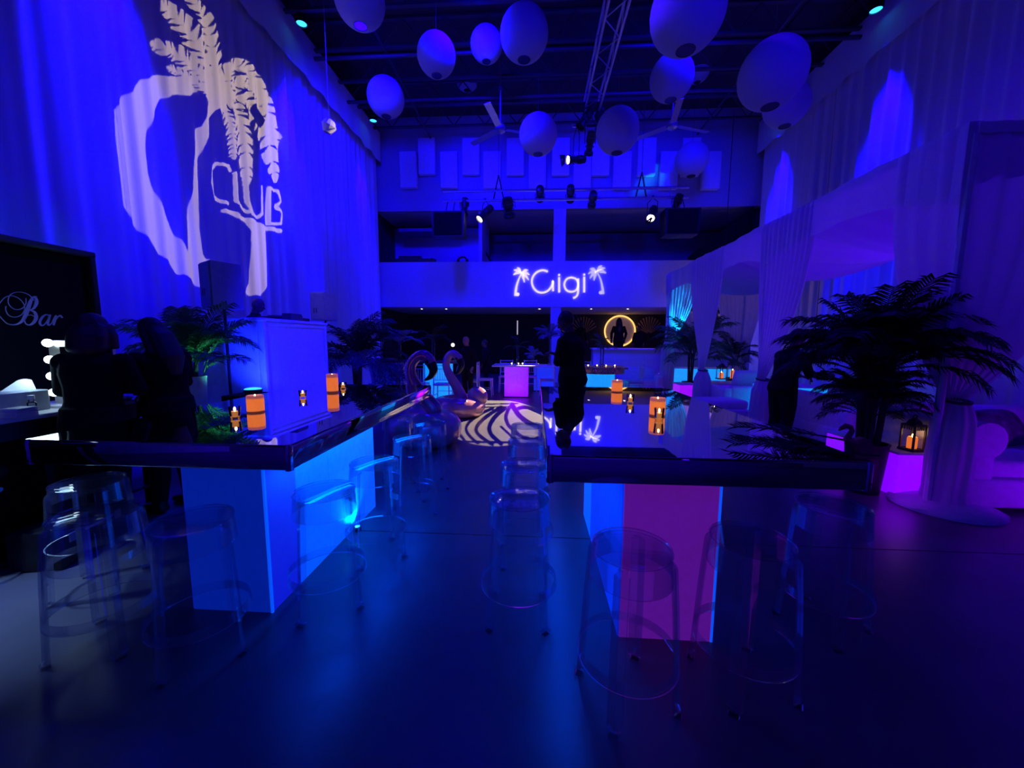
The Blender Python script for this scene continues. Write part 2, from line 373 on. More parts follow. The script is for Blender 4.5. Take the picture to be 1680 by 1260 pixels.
for s_ in (-1, 1): MB().ball((0.16 * s_, 0, 0.06), (0.05, 0.07, 0.06)).build('ear_cup', 'black_metal', t)
# dark mezzanine furniture and an exit lamp
t = thing('mezzanine_cabinet', 'low dark cabinet standing behind the mezzanine opening', 'cabinet', (ony(1060, 415, 16.4).x, 16.4, zb + 0.77))
MB().box((0, 0, 0.55), (2.6, 0.5, 1.1), bev=0.02).build('body', 'dark_wall', t)
for k in range(3): MB().box((-0.85 + 0.85 * k, -0.26, 0.55), (0.8, 0.03, 0.98), bev=0.01).build('door', 'dark_wall', t)
t = thing('mezzanine_panel_screen', 'wide grey screen behind the middle mezzanine opening', 'screen', (ony(875, 415, 16.4).x, 16.4, zb + 0.77))
MB().box((0, 0, 0.9), (1.5, 0.06, 1.0), bev=0.01).build('panel', 'rear_wall', t); MB().box((0, 0, 0.2), (0.1, 0.1, 0.4)).build('stand', 'black_metal', t)
t = thing('dark_stage_drape', 'black sloping cloth at the right end of the mezzanine', 'drape', (6.2, YB + 0.05, zt))
MB().grid(lambda u, v: (-1.1 + 2.0 * u, -0.08 + 0.05 * sin(18 * u), v * (0.1 + 1.6 * u)), 30, 8).build('cloth', 'black_cloth', t)

# acoustic panels on the upper wall, staggered
PX = [672, 702, 738, 774, 808, 846, 882, 920, 955, 985, 1020, 1060, 1096, 1132, 1165]
apm = None
for i, px in enumerate(PX):
    up = i % 2 == 1
    a, b = ony(px, 231 if up else 253, YB), ony(px, 291 if up else 311, YB)
    if apm is None:
        ap = thing('acoustic_panel', '', 'panel'); hgt = a.z - b.z
        MB().box((0, -0.1, -hgt / 2), (0.57, 0.18, hgt), bev=0.012, seg=2).build('fabric_face', 'white_fabric', ap)
        MB().box((0, -0.005, -hgt / 2), (0.5, 0.02, hgt - 0.08)).build('backing_board', 'wood_dark', ap); apm = ap; t = ap
    else: t = dup(apm)
    t.location = (a.x, YB - 0.02, a.z)
    o_ = ['first', 'second', 'third', 'fourth', 'fifth', 'sixth', 'seventh', 'eighth', 'ninth', 'tenth', 'eleventh', 'twelfth', 'thirteenth', 'fourteenth', 'fifteenth'][i]
    t['label'] = '%s pale acoustic panel, %s in the staggered row, %s from the left' % ('upper' if up else 'lower', 'hung high' if up else 'hung low', o_)
    t['group'] = 'acoustic panels on the upper wall'

# ------------------------------------------------------------------ wall drapes and valances
def curtain(name, label, X, y0, y1, z0, z1, sgn, seed, group, amp=0.08, per=0.3, taper=0.0):
    rnd = random.Random(seed); ph = [rnd.uniform(0, 6.28) for _ in range(4)]
    def fn(u, v):
        y = y0 + (y1 - y0) * u; w = 2 * pi / per
        f = amp * (0.55 * sin(w * y + ph[0] + 0.8 * sin(1.7 * y + ph[1])) + 0.3 * sin(w * 0.53 * y + ph[2]) + 0.15 * sin(w * 2.1 * y + ph[3]))
        f *= (0.65 + 0.35 * (1 - v)) * (1 - taper * min(1, max(0, (y - y1 + 0.75) / 0.4))); y += 0.03 * sin(3 * v + ph[1]) * sin(2 * y)
        return (X + sgn * f, y, z0 + (z1 - z0) * v)
    o = MB().grid(fn, int((y1 - y0) * 34), 10).build(name, 'drape', None, 60)
    return tag(o, label, 'curtain', group)
LC = [(-4.9, -1.5, 'hanging behind the camera on the left'), (-1.5, 2.2, 'nearest the camera beside the bar backdrop'), (2.2, 5.15, 'with the bright blue pool behind the Bar wall'),
      (5.15, 8.6, 'carrying most of the projected palm emblem'), (8.6, 11.2, 'with the tall bright pool right of the emblem'), (11.2, 13.6, 'last before the balcony wall')]
for i, (a, b, w) in enumerate(LC):
    curtain('wall_curtain', 'long pleated wall curtain on the left, ' + w, XL + (0.2 if i not in (2, 3) else 0.16), a, b + 0.04, 0.02, 8.55, 1, 10 + i, 'left wall curtains', (0.1, 0.17, 0.12, 0.045, 0.1, 0.1)[i], (0.3, 0.5, 0.42, 0.3, 0.3, 0.3)[i], 0.6 if i == 2 else 0.0)
RC = [(-4.9, 1.5, 'behind the camera on the right'), (1.5, 4.6, 'above the front of the white cabana'), (4.6, 7.6, 'dark stretch above the near cabana roof'), (7.6, 10.6, 'with the widest bright pool above the cabana'), (10.6, 13.6, 'narrow bright one beside the balcony')]
for i, (a, b, w) in enumerate(RC):
    curtain('wall_curtain', 'long pleated wall curtain on the right, ' + w, XR - 0.2, a, b, 0.02, 8.55, -1, 30 + i, 'right wall curtains', 0.07, 0.34)
for s_, X, w in ((1, XL + 0.4, 'left'), (-1, XR - 0.4, 'right')):
    def fn(u, v, X=X, s_=s_):
        y = -4.9 + 18.5 * u; return (X + s_ * (0.02 * sin(9 * y) * (1 - v)), y, 7.45 + 0.06 * abs(sin(3.3 * y)) * (1 - v) + 1.0 * v)
    t = thing('valance', 'long flat cloth valance along the top of the %s wall curtains' % w, 'valance')
    MB().grid(fn, 240, 3).build('cloth_band', 'drape', t, 60)
    MB().box((X - s_ * 0.05, 4.35, 8.5), (0.06, 18.5, 0.08)).build('rail', 'black_metal', t)

# LED washers
t0 = None
NM = ['nearest on the left, above the bar backdrop', 'above the tall bright pool left of the lanterns', 'far left beside the balcony wall', 'nearest on the right above the cabana front', 'at the top right above the cabana', 'far right beside the balcony']
for i, (x, y, z, tx, ty, tz, p) in enumerate(WASH):
    if t0 is None:
        t0 = thing('led_wash_light', '', 'light')
        MB().lathe([(0.02, 0.16), (0.09, 0.14), (0.12, 0.02), (0.115, -0.05), (0.105, -0.05), (0.1, 0.0)], 20).build('housing', 'black_metal', t0)
        MB().lathe([(0.0001, -0.03), (0.1, -0.03)], 20).build('lens', 'led_lens', t0)
        MB().tube([(-0.14, 0, 0.02), (-0.14, 0, 0.2), (0, 0, 0.24), (0.14, 0, 0.2), (0.14, 0, 0.02)], 0.012, 6).build('yoke', 'black_metal', t0)
        t = t0
    else: t = dup(t0)
    t.location = (x, y, z); t['label'] = 'small round blue led wash light, ' + NM[i]; t['group'] = 'led wash lights over the curtains'

# ------------------------------------------------------------------ paper lanterns
LN = [(590, 0, 37, 7.4, 'cut by the top edge of the picture, left'), (716, 91, 29, 8.2, 'left of the touching pair'), (798, 73, 24, 9.2, 'smaller one of the touching pair'), (860, 56, 36, 8.0, 'large one of the touching pair'),
      (633, 160, 28, 10.0, 'lowest on the left near the valance'), (883, 221, 29, 9.0, 'hanging in front of the acoustic panels left of the truss'), (766, 128, 18, 12.2, 'small dim one far back near the fan rod'),
      (1128, 20, 52, 6.3, 'biggest, above another lantern right of the truss'), (1102, 128, 31, 8.4, 'directly below the biggest lantern'), (1145, 115, 17, 12.0, 'small dim one peeping behind the lantern under the biggest'),
      (1267, 122, 45, 7.0, 'large one in front of the right valance'), (1290, 172, 30, 8.4, 'partly hidden under the large one at the right valance'), (1013, 215, 32, 8.8, 'just behind the stage lamps at the truss end'), (1135, 262, 24, 12.6, 'faint one against the right end of the panels')]
for i, (px, py, r, Y, w) in enumerate(LN):
    p = ony(px, py, Y); R = r * Y / F
    t = thing('paper_lantern', 'round white paper lantern, ' + w, 'lantern', (p.x, p.y, p.z), 0, 'hanging paper lanterns')
    n = 26; prof = []
    for k in range(n + 1):
        a = 0.26 + (pi - 0.52) * k / n; rr = sin(a) * R * (1 + 0.006 * (k % 2)); prof.append((rr, -cos(a) * R * 1.02))
    m = MB(); m.lathe(prof + [(pr * 0.985, pz) for pr, pz in prof[::-1]], 32, closed=True); m.build('paper_shade', 'paper', t, 60)
    MB().tube([(sin(0.26) * R * cos(a), sin(0.26) * R * sin(a), -cos(0.26) * R * 1.02) for a in np.linspace(0, 2 * pi, 17)[:-1]], 0.006, 5, closed=True).build('wire_ring', 'black_metal', t)
    MB().tube([(0, 0, R * 0.95), (0, 0, 8.4 - p.z)], 0.004, 4).build('cord', 'steel_dark', t)

# little woven pendant catching the projector beam
p = ony(540, 205, 8.3); t = thing('pendant_lamp', 'small woven pendant caught in the projector beam near the left valance', 'pendant', p)
MB().lathe([(0.02, 0.12), (0.1, 0.08), (0.15, -0.02), (0.08, -0.16), (0.075, -0.16), (0.14, -0.02), (0.09, 0.07), (0.02, 0.11)], 14, M=Matrix.Rotation(0.35, 4, 'Y')).build('shade', 'white_paint', t, 10)
MB().tube([(0, 0, 0.1), (0, 0, 8.4 - p.z)], 0.004, 4).build('cord', 'aluminium', t)

# ------------------------------------------------------------------ ceiling fans
def fan(px, py, Y, label):
    p = ony(px, py, Y); t = thing('ceiling_fan', label, 'fan', p)
    MB().tube([(0, 0, 0.1), (0, 0, 8.4 - p.z)], 0.022, 8).build('rod', 'aluminium', t)
    MB().lathe([(0.03, 0.14), (0.1, 0.1), (0.13, 0.03), (0.12, -0.06), (0.06, -0.1), (0.001, -0.11)], 20).build('motor', 'aluminium', t)
    for k in range(3):
        b = MB().box((0.62, 0, 0.0), (0.95, 0.16, 0.012), bev=0.004, M=Matrix.Translation((0.0, 0, 0)) @ Matrix.Rotation(0.18, 4, 'X')).build('blade', 'aluminium', t)
        b.rotation_euler = (0, 0, 2.09 * k + 0.35)
    MB().lathe([(0.05, 0.0), (0.06, 0.05), (0.03, 0.12)], 12, (0, 0, min(0.9, 8.0 - p.z))).build('coupling', 'steel_dark', t)
fan(821, 212, 10.2, 'ceiling fan on a long rod left of the truss')
fan(1103, 206, 10.6, 'ceiling fan on a long rod right of the truss')

# ------------------------------------------------------------------ lighting truss running down the room
tr_z = 6.95; a = onz(958, 190, tr_z); TX = a.x + 0.17; TY1 = a.y
t = thing('lighting_truss', 'silver box truss hanging lengthwise over the middle of the room', 'truss', (TX, 0, tr_z))
for dx in (-0.17, 0.17):
    for dz in (0, 0.34): MB().tube([(dx, 1.0, dz), (dx, TY1, dz)], 0.026, 8).build('chord', 'aluminium', t)
n = int((TY1 - 1.0) / 0.42)
for k in range(n):
    y0 = 1.0 + 0.42 * k; s_ = 1 if k % 2 else -1
    MB().tube([(-0.17 * s_, y0, 0), (0.17 * s_, y0 + 0.42, 0)], 0.012, 5).build('brace', 'aluminium', t)
    for dx in (-0.17, 0.17): MB().tube([(dx, y0, 0.34 if k % 2 else 0), (dx, y0 + 0.42, 0 if k % 2 else 0.34)], 0.012, 5).build('brace', 'aluminium', t)
for y in (3.0, TY1 - 0.6): MB().tube([(0, y, 0.34), (0, y, 8.4 - tr_z)], 0.008, 5).build('hanging_cable', 'steel_dark', t)

# ------------------------------------------------------------------ stage lamps
def stage_lamp(px, py, Y, aim, label, L=0.42, R=0.1, lens='black_metal', pivot_z=None, clamp=True):
    p = ony(px, py, Y); d = (Vector(aim) - p).normalized(); q = d.to_track_quat('Z', 'Y').to_matrix().to_4x4()
    t = thing('stage_spotlight', label, 'spotlight', p, 0, 'black stage spotlights')
    MB().lathe([(0.03, -L * 0.55), (R * 0.9, -L * 0.5), (R, -L * 0.1), (R * 0.72, 0.0), (R * 0.72, L * 0.3), (R * 1.05, L * 0.36), (R * 1.05, L * 0.5), (R * 0.93, L * 0.5), (R * 0.9, L * 0.4)], 16, M=q).build('barrel', 'black_metal', t)
    MB().lathe([(0.0001, L * 0.42), (R * 0.9, L * 0.42)], 16, M=q).build('lens', lens, t)
    for k in (-0.3, 0.1): MB().lathe([(R * 1.02, L * k), (R * 1.02, L * k + 0.015), (R * 0.9, L * k + 0.015), (R * 0.9, L * k)], 16, M=q, closed=True).build('cooling_band', 'steel_dark', t)
    sd = d.cross(Vector((0, 0, 1))).normalized() * (R * 1.2); zz = (pivot_z - p.z) if pivot_z else 0.3
    MB().tube([sd * 1.0, sd + Vector((0, 0, zz * 0.7)), Vector((0, 0, zz)), -sd + Vector((0, 0, zz * 0.7)), -sd], 0.012, 6).build('yoke', 'black_metal', t)
    if clamp: MB().box((0, 0, zz + 0.02), (0.07, 0.07, 0.09), bev=0.01).build('clamp', 'black_metal', t)
    return t, p, d
yt = TY1 - 0.1
GL, gp, gd = stage_lamp(945, 262, yt, (-5.5, 6.6, 4.3), 'stage spotlight with a gleaming cap at the low end of the truss', 0.5, 0.1, 'lens_white', ony(978, 206, TY1 - 0.1).z)
stage_lamp(968, 236, yt + 0.15, (0.9, 14, 1.5), 'stage spotlight tilted down beside the gleaming one at the truss', 0.5, 0.11, 'black_metal', tr_z)
stage_lamp(988, 200, yt - 0.1, (3.0, 8, 2.5), 'stage spotlight lying sideways above the truss end cluster', 0.5, 0.12, 'black_metal', tr_z)
stage_lamp(960, 196, yt - 0.25, (-1.5, 9, 2.5), 'stage spotlight at the left of the truss end cluster', 0.45, 0.11, 'black_metal', tr_z)
t = thing('truss_cross_bar', 'short black bar fixed across the end of the truss', 'bar', ony(978, 206, yt))
MB().tube([(-0.55, 0, 0), (0.55, 0, 0)], 0.03, 8).build('tube', 'black_metal', t); MB().box((0.42, 0, 0.0), (0.3, 0.1, 0.1), bev=0.01).build('dimmer_box', 'black_metal', t)
MB().box((-0.4, 0, 0.0), (0.34, 0.05, 0.06), bev=0.005).build('connector_strip', 'aluminium', t)

# pipe rig before the balcony
RY = 12.2
a, b = ony(727, 312, RY), ony(1130, 312, RY); z1 = ony(930, 311, RY).z; z2 = ony(930, 327, RY).z
t = thing('lighting_pipe_rig', 'pair of long horizontal lamp pipes before the balcony', 'rig', (0, RY, 0))
for z in (z1, z2): MB().tube([(a.x, 0, z), (b.x, 0, z)], 0.042, 8).build('pipe', 'aluminium', t)
for px in (818, 1052):
    x = ony(px, 312, RY).x
    for s_ in (-1, 1): MB().tube([(x + 0.16 * s_, 0, z2), (x, 0, z1 + 0.45)], 0.022, 6).build('bridle', 'black_metal', t)
    MB().tube([(x, 0, z1 + 0.45), (x, 0, 8.4)], 0.01, 5).build('hanging_cable', 'steel_dark', t)
for px in (745, 860, 980, 1100): MB().tube([(ony(px, 312, RY).x, 0, z1), (ony(px, 312, RY).x, 0, z2)], 0.018, 5).build('strut', 'aluminium', t)
RG = [(762, 340, (-2.4, 10, 0), 'first from the left on the pipe rig', 'black_metal'), (796, 350, (-5.2, 9.0, 0.5), 'with a lit lens pointing left and down on the pipe rig', 'lens_white'), (834, 341, (0, 20, -3), 'fattest one left of centre on the pipe rig', 'black_metal'),
      (886, 318, (0.2, 20, 4), 'clamped between the pipes near the middle column', 'black_metal'), (1070, 350, (0.9, 6.9, 0), 'with a lit lens pointing down on the right of the pipe rig', 'lens_white'), (1110, 335, (4, 14, 4), 'with a bright cap above the right loudspeaker', 'aluminium'), (936, 318, (1.5, 20, 3), 'small one clamped right of the middle column', 'black_metal'), (972, 328, (2.0, 20, 3), 'round one hanging right of the truss end', 'black_metal')]
for px, py, aim, w, ln in RG:
    st, rp_, rd_ = stage_lamp(px, py, RY, aim, 'stage spotlight ' + w, 0.62 if ln == 'lens_white' else 0.56, 0.17 if 'fattest' in w else 0.12, ln, z2)
    if 'pointing down' in w: FG, fgp, fgd = st, rp_, rd_
for px, tl, w in ((737, 0.05, 'left'), (1116, -0.05, 'right')):
    p = ony(px, 370 if w == 'left' else 366, 11.9)
    t = thing('hanging_loudspeaker', 'black loudspeaker cabinet hung under the %s end of the pipe rig' % w, 'loudspeaker', p)
    hw = 0.46
    MB().prism([(-hw, -0.2, -0.36), (hw, -0.2, -0.36), (hw * 1.08, -0.2, 0.36), (-hw * 1.08, -0.2, 0.36)], (0, 0.5, 0)).build('cabinet', 'black_metal', t)
    MB().box((0, -0.215, 0), (0.84, 0.03, 0.64), bev=0.01).build('grille', 'black_cloth', t)
    for s_ in (-0.1, 0.12): MB().tube([(s_, 0, 0.36), (s_, 0.3, z2 - p.z)], 0.014, 5).build('bracket', 'steel_dark', t)

# ------------------------------------------------------------------ projected emblems: metal stencils in front of real lamps
def raster(polys, strokes, x0, x1, y0, y1, st):
    xs = np.arange(x0, x1, st) + st / 2; ys = np.arange(y0, y1, st) + st / 2
    X, Y = np.meshgrid(xs, ys); m = np.zeros(X.shape, bool)
    for P in polys:
        ins = np.zeros(X.shape, bool); n = len(P)
        for i in range(n):
            (ax, ay), (bx, by) = P[i], P[(i + 1) % n]
            if ay == by: continue
            c = ((ay > Y) != (by > Y)) & (X < (bx - ax) * (Y - ay) / (by - ay) + ax); ins ^= c
        m |= ins
    for P, w in strokes:
        for i in range(len(P) - 1):
            (ax, ay), (bx, by) = P[i], P[i + 1]; dx, dy = bx - ax, by - ay; L2 = dx * dx + dy * dy + 1e-9
            tt = np.clip(((X - ax) * dx + (Y - ay) * dy) / L2, 0, 1); m |= (X - ax - tt * dx) ** 2 + (Y - ay - tt * dy) ** 2 < (w / 2) ** 2
    return m
def stencil(m, x0, y0, st, surf, L, axis, dist, outer, parent):
    """plate with the cut-outs m, held dist before the lamp at L; surf maps a pattern point to the lit surface"""
    axis = Vector(axis).normalized()
    def pl(x, y): d = Vector(surf(x, y)) - L; return d * (dist / d.dot(axis))
    mb = MB(); h, w = m.shape
    for j in range(h):
        row = m[j]; i = 0
        while i < w:
            if row[i]: i += 1; continue
            k = i
            while k < w and not row[k]: k += 1
            xa, xb, ya, yb = x0 + i * st, x0 + k * st, y0 + j * st, y0 + (j + 1) * st
            mb.add([pl(xa, ya), pl(xb, ya), pl(xb, yb), pl(xa, yb)], [(0, 1, 2, 3)]); i = k
    inn = [pl(x0, y0), pl(x0 + w * st, y0), pl(x0 + w * st, y0 + h * st), pl(x0, y0 + h * st)]
    c = sum(inn, Vector()) / 4; out = [c + (q - c).normalized() * outer for q in inn]
    mb.add(inn + out, [(i, (i + 1) % 4, 4 + (i + 1) % 4, 4 + i) for i in range(4)])
    me = mb.mesh('stencil_plate'); me.materials.append(MATS['black_metal']); o = link('stencil_plate', me, parent, L - parent.location); return o

def frond2d(pts, w, n=12):
    """palm frond outline: a tapered blade along a curved midrib, and the wedge gaps between its leaflets"""
    C = spline([(x, y, 0) for x, y in pts], 10); N = len(C); L, R, cuts = [], [], []
    for i in range(N):
        f = i / (N - 1); tg = (C[min(i + 1, N - 1)] - C[max(i - 1, 0)]).normalized(); nm = Vector((-tg.y, tg.x, 0)); ww = w * (0.22 + 0.85 * sin(pi * min(1, f * 0.9 + 0.06)) ** 0.8) * (1 if f < 0.9 else (1 - f) * 10 + 0.15)
        L.append(C[i] + nm * ww); R.append(C[i] - nm * ww)
    for k in range(2, n):
        i = int(k / n * (N - 1)); c = C[i]; tg = (C[min(i + 1, N - 1)] - C[max(i - 1, 0)]).normalized(); nm = Vector((-tg.y, tg.x, 0)); g = (C[-1] - C[0]).length / n * 0.5
        for s_ in (-1, 1):
            a = c + nm * s_ * w * 0.1; e = c + nm * s_ * w * 1.25 + tg * w * 1.0
            cuts.append([(a.x, a.y), (e.x + tg.x * g, e.y + tg.y * g), (e.x - tg.x * g, e.y - tg.y * g)])
    return [(p.x, p.y) for p in L + R[::-1]], cuts
ring = [(313, 133), (302, 128), (278, 124), (253, 124), (230, 133), (217, 142), (203, 160), (191, 182), (193, 227), (200, 283), (206, 337), (220, 363), (237, 390), (267, 420), (291, 447), (318, 462), (343, 486), (343, 470),
        (357, 437), (349, 429), (332, 417), (326, 371), (325, 313), (326, 264), (339, 223), (343, 198), (360, 174), (352, 160), (340, 178), (330, 206), (322, 214), (322, 231), (318, 264), (316, 313), (308, 363), (306, 396), (306, 415),
        (279, 367), (260, 326), (244, 285), (239, 243), (244, 214), (254, 181), (264, 165), (279, 155), (314, 157), (324, 150)]
polys = [ring, [(405, 363), (421, 371), (437, 370), (437, 470), (428, 486), (399, 482), (412, 462), (411, 380)], [(340, 140), (362, 130), (374, 150), (364, 178), (346, 176)]]
FR = [([(352, 152), (335, 95), (300, 40), (252, -2)], 19), ([(354, 150), (350, 90), (335, 30), (305, -12)], 14), ([(350, 158), (328, 122), (292, 90), (247, 70)], 17), ([(350, 162), (330, 142), (300, 122), (268, 108)], 10),
      ([(358, 152), (378, 116), (405, 118), (440, 172)], 15), ([(360, 156), (398, 138), (432, 170), (457, 246)], 15), ([(360, 162), (402, 165), (436, 222), (452, 300)], 15),
      ([(362, 166), (386, 180), (402, 235), (406, 304)], 14), ([(362, 170), (376, 200), (382, 235), (382, 262)], 9)]
strokes = [([(378, 280), (375, 272), (357, 268), (347, 281), (345, 300), (350, 318), (358, 327), (366, 331), (374, 334)], 5.5), ([(368, 346), (384, 350), (392, 357), (412, 362), (430, 372), (459, 379)], 7),
           ([(384, 284), (386, 330), (400, 342), (408, 348)], 5), ([(403, 290), (406, 330), (413, 351), (423, 357), (429, 350), (430, 306)], 5), ([(441, 308), (441, 366)], 5.5), ([(441, 309), (455, 314), (461, 330), (452, 339), (464, 350), (460, 367), (441, 367)], 5)]
gm = raster(polys, strokes, 170, 480, -16, 500, 0.8)
for P, w in FR:
    o_, cu = frond2d(P, w); gm |= raster([o_], [], 170, 480, -16, 500, 0.8) & ~raster(cu, [], 170, 480, -16, 500, 0.8)
Lp = gp + gd * 0.3; Cw = onx(320, 240, XL + 0.16)
ax = (Cw - Lp).normalized()
lp = lamp('emblem_lamp', 'SPOT', Lp, Cw, 1, (1, 1, 1), 60, 0.05, 0.0001)
lp.data.energy = 1150; lp.data.color = (1.0, 0.74, 0.5)
stencil(gm, 170, -16, 0.8, lambda x, y: onx(x, y, XL + 0.16), Lp, ax, 0.1, 0.16, GL)

# pattern of leaf stripes thrown onto the floor by the pipe rig lamp
fc = onz(800, 695, 0)
def sp2(P): return [(q.x, q.y) for q in spline([(x, y, 0) for x, y in P], 8)]
fst = 0.5; fx0, fx1, fy0, fy1 = 725, 905, 652, 740
ell = [(812 + 84 * cos(a), 694 + 38 * sin(a)) for a in np.linspace(0, 2 * pi, 60)[:-1]]
fm = raster([ell], [], fx0, fx1, fy0, fy1, fst)
dark = [([(792, 676), (771, 685), (752, 693), (748, 703), (757, 716), (764, 726)], 5), ([(808, 670), (785, 681), (768, 695), (765, 706), (773, 718), (784, 727)], 5), ([(822, 668), (800, 682), (784, 697), (782, 709), (795, 721), (808, 729)], 6),
        ([(828, 670), (812, 684), (803, 700), (806, 713), (822, 728)], 7), ([(836, 668), (830, 684), (836, 700), (856, 716), (876, 722)], 6), ([(840, 664), (852, 682), (872, 696), (896, 704)], 8), ([(846, 672), (862, 668), (884, 676), (898, 684)], 6),
        ([(760, 664), (850, 662)], 1.8), ([(765, 669), (845, 667)], 1.8), ([(770, 674), (820, 672)], 1.6), ([(738, 724), (885, 727)], 3.6), ([(822, 700), (846, 722), (858, 732)], 4)]
fm &= ~raster([], [(sp2(P) if len(P) > 2 else P, w) for P, w in dark], fx0, fx1, fy0, fy1, fst)
Lf = fgp + fgd * 0.36; axf = (fc - Lf).normalized()
l2 = lamp('floor_pattern_lamp', 'SPOT', Lf, fc, 16000, (1.0, 0.74, 0.45), 40, 0.05, 0.0001)
stencil(fm, fx0, fy0, fst, lambda x, y: onz(x, y, 0), Lf, axf, 0.1, 0.14, FG)

# ------------------------------------------------------------------ sign on the balcony front
SY = YB - 0.005
def sg(x, y): return ony(840 + x / 10.5, 430 + y / 10.5, SY)
t = thing('lit_sign', 'glowing sign reading Gigi between two palms on the balcony front', 'sign', (0, 0, 0))
def strk(name, P, w, m, sub=6):
    Q = spline([sg(x, y) for x, y in P], sub); ww = w if isinstance(w, (int, float)) else None
    k = 13.75 / F / 10.5
    wl = [w * k] * len(Q) if ww is not None else [np.interp(i / (len(Q) - 1), np.linspace(0, 1, len(w)), w) * k for i in range(len(Q))]
    return MB().ribbon(Q, wl, (0, -1, 0), 0.03).build(name, m, t, 0)
strk('letter', [(615, 165), (560, 145), (500, 145), (420, 180), (360, 255), (342, 340), (365, 430), (430, 505), (515, 527), (600, 505), (660, 450), (695, 385), (705, 330), (708, 500)], 28, 'sign_letter')
strk('letter', [(812, 262), (812, 522)], 30, 'sign_letter')
MB().lathe([(0.0001, 0), (0.034, 0), (0.034, 0.03), (0.0001, 0.03)], 12, sg(812, 222), Matrix.Rotation(pi / 2, 4, 'X')).build('letter_dot', 'sign_letter', t)
strk('letter', [(1020, 264), (940, 295), (900, 385), (935, 480), (1020, 512), (1105, 480), (1140, 385), (1105, 295), (1020, 264)], 26, 'sign_letter')
strk('letter', [(1142, 285), (1140, 400), (1138, 520), (1110, 590), (1055, 620)], 28, 'sign_letter')
strk('letter', [(1243, 255), (1243, 520)], 30, 'sign_letter')
MB().lathe([(0.0001, 0), (0.034, 0), (0.034, 0.03), (0.0001, 0.03)], 12, sg(1243, 216), Matrix.Rotation(pi / 2, 4, 'X')).build('letter_dot', 'sign_letter', t)
for c, tr, fr, m, nut in (((165, 190), [(165, 190), (115, 300), (75, 430), (60, 580)], [(90, 95, 30), (30, 140, 40), (22, 220, 50), (275, 140, 35), (305, 220, 40), (290, 310, 45), (215, 350, 45)], 'sign_letter', (100, 555)),
                          ((1455, 165), [(1470, 180), (1525, 300), (1555, 430), (1568, 550)], [(1550, 60, 40), (1605, 105, 50), (1620, 190, 65), (1340, 120, 45), (1310, 205, 45), (1340, 285, 50), (1410, 320, 50)], 'sign_palm', (1525, 525))):
    strk('palm_trunk', tr, [14, 22, 32, 42], m)
    for x, y, w in fr:
        mid = ((c[0] + x) / 2, (c[1] + y) / 2 - 22); strk('palm_frond', [c, mid, (x, y)], [8, w, 6], m)
    MB().ball(sg(*nut), (0.06, 0.015, 0.06)).build('coconut', m, t)
# ================================================================== MIRROR-TOPPED BAR TABLES
ZT = 0.955
def bar_table(name, label, x0, x1, y0, y1, bx0, bx1, by0, by1, front, sides, seams):
    t = thing(name, label, 'table', ((x0 + x1) / 2, (y0 + y1) / 2, 0)); cx, cyy = (x0 + x1) / 2, (y0 + y1) / 2
    m = MB(); m.box((0, 0, ZT - 0.0015), (x1 - x0 - 0.012, y1 - y0 - 0.012, 0.003)); m.build('tabletop', 'mirror_top', t, 0)
    m = MB(); m.box((0, 0, ZT - 0.068), (x1 - x0, y1 - y0, 0.13), bev=0.012, seg=3); m.build('mirror_edge_band', 'mirror_edge', t, 30)
    for sx in (-1, 1):
        for sy in (-1, 1): MB().lathe([(0.02, ZT - 0.134), (0.021, ZT - 0.01), (0.014, ZT + 0.001)], 10, (sx * ((x1 - x0) / 2 - 0.016), sy * ((y1 - y0) / 2 - 0.016), 0)).build('corner_cap', 'mirror_edge', t)
    zt = ZT - 0.134; X0, X1, Y0, Y1 = bx0 - cx, bx1 - cx, by0 - cyy, by1 - cyy
    MB().box(((X0 + X1) / 2, (Y0 + Y1) / 2, zt / 2), (X1 - X0 - 0.03, Y1 - Y0 - 0.03, zt - 0.01)).build('base_frame', 'dark_wall', t)
    MB().box(((X0 + X1) / 2, Y0 + 0.006, zt / 2), (X1 - X0 - 0.012, 0.014, zt), bev=0.003).build('front_panel', front, t)
    MB().box(((X0 + X1) / 2, Y1 - 0.006, zt / 2), (X1 - X0 - 0.012, 0.014, zt), bev=0.003).build('back_panel', front, t)
    MB().box((X1 - 0.004, Y0 + 0.004, zt / 2), (0.012, 0.012, zt)).build('corner_strip', 'panel_lit', t)
    ys = [Y0] + [s - cyy for s in seams] + [Y1]
    for X, s_ in ((X1, 1), (X0, -1)):
        for i in range(len(ys) - 1):
            a, b = ys[i] + 0.004, ys[i + 1] - 0.004
            MB().box((X - s_ * 0.006, (a + b) / 2, zt / 2), (0.014, b - a, zt), bev=0.003).build('side_panel', sides[i], t)
    return t, cx, cyy
lx0, lx1, ly0, ly1 = -2.66, -1.22, 1.8, 4.43

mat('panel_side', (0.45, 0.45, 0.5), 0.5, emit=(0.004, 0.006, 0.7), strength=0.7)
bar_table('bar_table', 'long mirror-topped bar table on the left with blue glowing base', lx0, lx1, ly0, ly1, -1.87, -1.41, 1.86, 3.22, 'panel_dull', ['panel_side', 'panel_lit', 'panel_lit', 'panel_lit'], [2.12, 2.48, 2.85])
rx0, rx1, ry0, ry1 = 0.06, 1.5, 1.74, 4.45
bar_table('bar_table', 'long mirror-topped bar table on the right with purple base front', rx0, rx1, ry0, ry1, 0.43, 0.89, 1.81, 3.2, 'panel_violet', ['panel_blue', 'panel_blue', 'panel_blue', 'panel_lit'], [2.1, 2.45, 2.8])
